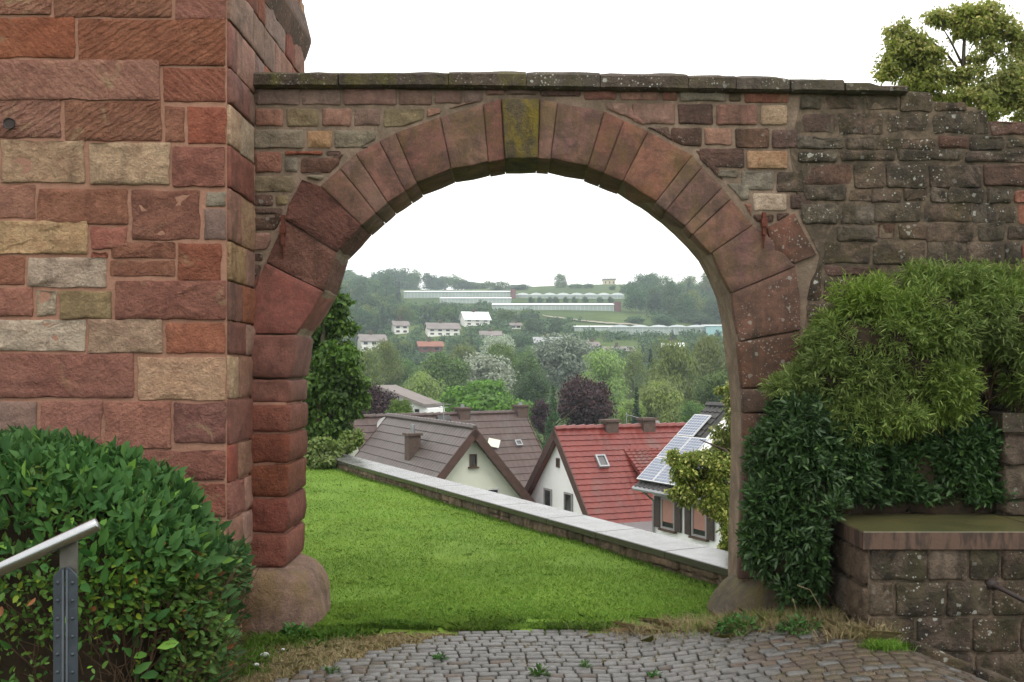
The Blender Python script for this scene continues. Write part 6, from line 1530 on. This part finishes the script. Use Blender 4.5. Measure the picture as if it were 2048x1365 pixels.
# ---------------------------------------------------------------- steel handrail on its riveted post
YH = 3.05
rl = empty('steel_handrail', (P(136, 0, YH).x, YH, 0), 'stainless steel handrail on a riveted blue grey post at lower left', 'handrail')
tip = P(196, 1048, YH); tail = P(-140, 1205, YH - .12); dr = (tip - tail).normalized()
b = MB(); b.tube([tail, tip - dr * .004, tip], [.0212, .0212, .0195], 28); b.build('rail', M['steel'], rl, True)
b = MB(); pc_ = P(138, 1078, YH); 
b.box((pc_.x - .026, YH - .006, P(0, 1150, YH).z), (.052, 0, 0), (0, .012, 0), (0, 0, pc_.z - P(0, 1150, YH).z)); b.build('bracket', M['steel_dull'], rl)
xc = P(136, 0, YH).x; zt = P(0, 1132, YH).z; zs = P(0, 1152, YH).z; hw = .037
for s_ in (-1, 1):
    # each half is an angle section: web plate facing the camera with a raised inner rib and a pointed top
    x0 = xc + s_ * .003; x1 = xc + s_ * hw; yf = YH - .020
    prof = [(x0, -.3), (x1, -.3), (x1, zs), (xc + s_ * (hw - .006), zs + .010), (x0 + s_ * .012, zt - .004), (x0, zt)]
    V = [Vector((x, yf, z)) for x, z in prof] + [Vector((x, yf + .008, z)) for x, z in prof]; m = len(prof)
    Fc = [tuple(range(m)), tuple(range(m, 2 * m))[::-1]] + [((j + 1) % m, j, j + m, (j + 1) % m + m) for j in range(m)]
    if s_ < 0: Fc = [f[::-1] for f in Fc]
    po = pobj('angle_plate', V, Fc, M['post_paint'], rl)
    bv = po.modifiers.new('edge', 'BEVEL'); bv.width = .002; bv.segments = 2; bv.limit_method = 'ANGLE'
    b = MB(); xa = xc + s_ * .003
    b.tube([(xa + s_ * .003, yf - .001, -.3), (xa + s_ * .003, yf - .001, zt - .008)], .0042, 8); b.build('rib', M['post_paint'], rl, True)
    z = P(0, 1163, YH).z
    while z > -.2:
        V = []; n = 10; c = Vector((xc + s_ * .0225, yf, z))
        for r_, dy in ((.0062, .001), (.0055, -.0025), (.003, -.0045)): V += [c + Vector((math.cos(6.283 * k / n) * r_, dy, math.sin(6.283 * k / n) * r_)) for k in range(n)]
        V.append(c + Vector((0, -.005, 0))); Fc = [(r_ * n + k, r_ * n + (k + 1) % n, (r_ + 1) * n + (k + 1) % n, (r_ + 1) * n + k) for r_ in range(2) for k in range(n)] + [(2 * n + k, 2 * n + (k + 1) % n, 3 * n) for k in range(n)]
        pobj('rivet', V, Fc, M['post_paint'], rl, True); z -= .0545

# ---------------------------------------------------------------- grasses
def blades(name, label, mat, xy, zf, L, W, seed, lean=.35, parent=None, bend=.3):
    g = np.random.default_rng(seed); n = len(xy); z = zf(xy[:, 0], xy[:, 1]); base = np.column_stack([xy, z - .004]); a = g.random(n) * 6.283; d = np.column_stack([np.cos(a), np.sin(a), np.zeros(n)])
    up = np.array([0, 0, 1.]); L = L * g.uniform(.55, 1.35, n)[:, None]; W = W * g.uniform(.7, 1.3, n)[:, None]; le = (lean * g.random(n))[:, None]; s = np.column_stack([np.sin(a), -np.cos(a), np.zeros(n)])
    th_ = g.random(n) * 6.283; s = np.column_stack([np.cos(th_), np.sin(th_), np.zeros(n)])
    m = base + up * L * .55 + d * L * le * .5; t_ = base + up * L * (1 - le * .4) + d * L * (le * 1.3 + bend * le)
    co = np.stack([base - s * W / 2, base + s * W / 2, m + s * W * .42, t_, m - s * W * .42], 1).reshape(-1, 3)
    me = fastmesh(name, co, 5); o = link(name, me, parent, M[mat]); return tag(o, label, None, None, 'stuff')
g = np.random.default_rng(77)
n = 240000; Y = 6.14 + (g.random(n) ** 1.9) * 10.5; px = g.uniform(560, 1500, n); X = (px - 1024) / F * Y
ok = (X < wall_x(Y) - .07) & ~((X < -1.35) & (Y < 6.8))
edge = 6.12 + .05 * np.sin(X * 9) + .03 * np.sin(X * 23)
ok &= Y > edge
xy = np.column_stack([X, Y])[ok]
patch = np.array([mn.noise(Vector((x * 1.1, y * .9, 0))) for x, y in xy]); bare = (np.hypot((xy[:, 0] - .42) / .13, (xy[:, 1] - 6.30) / .07) < 1) | (np.hypot((xy[:, 0] - .12) / .2, (xy[:, 1] - 6.36) / .04) < 1)
xy = xy[(g.random(len(xy)) < np.where(patch > .35, .45, 1)) & ~(bare & (g.random(len(xy)) < .93))]
sz = np.interp(xy[:, 1], [6.1, 6.6, 9, 17], [.030, .022, .022, .028])[:, None]
zf = lambda x, y: lz(x, y)
blades('grass', 'short bright green grass of the lawn', 'grass', xy, zf, sz, sz * .14, 1, .8)
# taller darker grass where lawn meets cobbles and along the wall foot
n = 15000; X = g.uniform(-1.25, 1.35, n); Y = 6.13 + np.abs(g.normal(size=n)) * .13; kk = np.array([mn.noise(Vector((x * 3, y * 4, 7))) for x, y in zip(X, Y)]) > .02; X = X[kk]; Y = Y[kk]; n = len(X); blades('edge_grass', 'longer dark green grass along the edge of the cobbles', 'grass_dark', np.column_stack([X, Y]), zf, .042, .004, 2, .9)
n = 4000; s_ = g.uniform(-.8, 11, n); off = -np.abs(g.normal(size=n)) * .05 - .03; X = WA.x + wd.x * s_ + wnml.x * off; Y = WA.y + wd.y * s_ + wnml.y * off; blades('wall_foot_grass', 'grass left longer at the foot of the garden wall', 'grass_dark', np.column_stack([X, Y]), zf, .035, .006, 3, .6)
def clump_xy(cs, n, g):
    return _clump(cs, n, g)
def _clump(cs, n, g):
    out = []
    for (x, y, sx, sy, w) in cs: k = int(n * w); out.append(np.column_stack([x + g.normal(size=k) * sx, y + g.normal(size=k) * sy]))
    return np.concatenate(out)
gf = lambda x, y: gh(x, y) - .030
cs = []
for _ in range(40):
    y = 6.4 + g.random() ** 1.5 * 8; x = g.uniform(-1.6 * y / 7, wall_x(y) - .15); cs.append((x, y, g.uniform(.02, .10), g.uniform(.02, .05), 1.))
blades('lawn_tufts', 'darker coarse tufts and clover scattered over the lawn', 'grass_dark', clump_xy(cs, 40, g), zf, .024, .004, 15, 1.1)
cs = []
for _ in range(16):
    y = 6.3 + g.random() ** 1.5 * 7; x = g.uniform(-1.5 * y / 7, wall_x(y) - .2); cs.append((x, y, g.uniform(.03, .12), g.uniform(.01, .03), 1.))
blades('dead_grass_patches', 'brownish dead patches in the lawn', 'drygrass', clump_xy(cs, 36, g), zf, .018, .003, 16, 1.3)
# straw coloured grass between the cobbles and both piers
xy = clump_xy([(1.15, 5.98, .25, .10, .3), (.9, 6.05, .18, .06, .15), (1.5, 5.88, .2, .10, .3), (1.78, 5.68, .12, .10, .25), (1.6, 5.7, .18, .06, .2)], 5000, g); xy = xy[~((xy[:, 0] > 1.9) & (xy[:, 1] > 5.38))]
blades('dry_grass', 'tangle of dry straw coloured grass at the right pier', 'drygrass', xy, gf, .10, .0026, 4, 1.3)
xy = clump_xy([(1.82, 5.33, .07, .03, .6), (1.95, 5.28, .06, .02, .2)], 700, g); blades('dry_grass', 'dry tuft at the corner of the low wall', 'drygrass', xy, gf, .12, .0035, 14, 1.)
xy = clump_xy([(-.80, 5.93, .25, .08, .3), (-1.1, 5.75, .2, .14, .3), (-1.25, 5.4, .15, .18, .25), (-.5, 5.98, .2, .06, .2), (-1.3, 5.1, .12, .15, .12), (-.6, 5.7, .2, .15, .12)], 6000, g)
blades('dry_grass', 'low dry grass and moss left of the cobbles', 'drygrass', xy, gf, .045, .003, 5, 1.4)
xy = clump_xy([(-1.45, 5.9, .14, .07, .3), (-1.2, 6.02, .1, .04, .2), (-1.0, 6.1, .08, .05, .15), (-1.5, 5.5, .08, .14, .3)], 4500, g)
blades('weedy_grass', 'dark green weedy grass at the foot of the left guard stone', 'grass_dark', xy, gf, .07, .006, 6, .9)
xy = clump_xy([(1.55, 5.8, .2, .06, .5), (1.25, 5.95, .15, .05, .3)], 1800, g); blades('weedy_grass', 'green blades mixed into the dry grass at the right pier', 'grass', xy, gf, .09, .004, 7, .9)
xy = clump_xy([(1.92, 5.12, .05, .03, 1.)], 900, g); tag(blades('grass_tuft', None, 'grass', xy, lambda x, y: gh(x, y) - .006, .05, .004, 8, .9), 'bright green grass tuft growing in the cobbles near the low wall', 'grass tuft'); 
# joints: moss and grass in the gaps of the cobbles
n = 15000; X = g.uniform(-1.9, 2.2, n); Y = g.uniform(4.6, 6.1, n); nzv = np.array([mn.noise(Vector((x * 2.2, y * 2.2, 4))) for x, y in zip(X, Y)]); k_ = nzv > .02; blades('joint_grass', 'thin grass growing in the joints of the cobbles', 'drygrass', np.column_stack([X, Y])[k_], lambda x, y: gh(x, y) - .004, .016, .003, 9, 1.2)
# small weeds
def weed(px, py, r, n, label, seed, L=.03, lim=None):
    z = 0.; Y = (CZ - z) * F / (py - H)
    for _ in range(4): x = (px - 1024) / F * Y; z = float(gh(x, Y)); Y = (CZ - z) * F / (py - H)
    g = np.random.default_rng(seed); d = unit(g.normal(size=(n, 3)) * np.array([1, 1, .5])); d[:, 2] = np.abs(d[:, 2]); pos = d * r * g.random((n, 1)) ** .5 * np.array([1, .7, .8]); root = empty('weed', (x, Y, z), label, 'weed')
    me = leaves('foliage', pos, unit(d + g.normal(size=(n, 3)) * .5), unit(np.array([0, 0, 1.]) + g.normal(size=(n, 3)) * .4), L * g.uniform(.6, 1.3, n), L * .5, .1, .15); me.materials.append(M['f_weed']); link('foliage', me, root)
    b = MB(); q = random.Random(seed)
    for _ in range(6): b.tube([(0, 0, -.01), (q.uniform(-1, 1) * r * .6, q.uniform(-.6, .6) * r, r * .6)], [.002, .001], 4, False)
    b.build('stems', M['f_weed'], root) if False else link('stems', pmesh('stems', b.V, b.F), root, M['f_weed'])
weed(1078, 1350, .045, 60, 'small leafy weed in the cobbles at the lower centre', 1)
weed(664, 1345, .035, 40, 'small leafy weed in the cobbles at lower left', 2)
weed(880, 1318, .03, 36, 'small weed left of centre between two setts', 3)
weed(1168, 1333, .022, 22, 'tiny weed a little right of the lower centre weed', 4)
weed(1310, 1352, .022, 22, 'tiny weed at the bottom edge right of centre', 5)
weed(505, 1258, .14, 420, 'bushy dark weed at the left end of the left guard stone', 6, .04)
weed(592, 1272, .09, 260, 'bushy weed in front of the left guard stone', 7, .04)
weed(440, 1300, .12, 260, 'weed growing out from under the hedge', 8, .04)
weed(1478, 1262, .13, 300, 'bramble seedling leaning on the right guard stone', 9, .035)
weed(1440, 1225, .06, 90, 'bright green weed low on the right guard stone', 10, .03)
weed(1600, 1262, .12, 240, 'weedy growth under the laurel bush', 12, .035)
# tall seed head stalks
for (pts_, lab) in (([(1652, 1250), (1640, 1215), (1620, 1180), (1595, 1172)], 'arching dry grass stalk highest before the laurel'), ([(1592, 1222), (1590, 1212), (1586, 1200)], 'short dry seed head before the laurel'), ([(1710, 1272), (1735, 1262), (1770, 1250)], 'dry stalk leaning over the foot of the low wall')):
    b = MB(); q = [P(x, y, 5.62 if x < 1700 else 5.36) for x, y in pts_]; b.tube(q, .0018, 4); e = q[-1]; 
    for k in range(7): t_ = k / 6; c = q[-1].lerp(q[-2], t_ * .45); b.tube([c, c + Vector((.004 * (-1) ** k, 0, .006))], [.0035, .001], 4)
    tag(b.build('grass_stalk', M['drygrass']), lab, 'grass stalk')
# small pale pebbles on the left verge
for px, py, s_ in ((529, 1311, .022), (513, 1330, .014), (566, 1300, .010)):
    c = P(px, py, 1.0); Y = CZ * F / (py - H); c = Vector(((px - 1024) / F * Y, Y, float(gh((px - 1024) / F * Y, Y)) + s_ * .2)); V = []
    for i in range(5):
        for j in range(8): th_ = math.pi * (i + .3) / 4.6; ph = math.pi * j / 4; V.append(c + Vector((math.sin(th_) * math.cos(ph) * s_ * 1.3, math.sin(th_) * math.sin(ph) * s_, math.cos(th_) * s_ * .7)))
    lab = {529: 'pale round pebble on the dry verge left of the cobbles', 513: 'second smaller pebble nearer the camera on the left verge', 566: 'tiny pebble right of the pale one on the left verge'}[px]
    tag(pobj('pebble', V, [(i * 8 + j, (i + 1) * 8 + j, (i + 1) * 8 + (j + 1) % 8, i * 8 + (j + 1) % 8) for i in range(4) for j in range(8)] + [tuple(range(8)), tuple(range(32, 40))[::-1]], M['slab'] if False else plain('pale_pebble', (.5, .5, .5)), None, True), lab, 'pebble')

# ---------------------------------------------------------------- air
t = NT('thin_haze'); 
pv_ = t.n('ShaderNodeVolumePrincipled', {'Color': (.78, .89, 1, 1), 'Density': .00044, 'Anisotropy': .2}); t.t.links.new(pv_.outputs[0], t.out.inputs['Volume'])
b = MB(); b.box((-3300, -3100, -24), (6600, 0, 0), (0, 9300, 0), (0, 0, 24 + 95)); hzo = b.build('haze', t.m); hzo['kind'] = 'stuff'; hzo['label'] = 'thin summer haze over the valley'
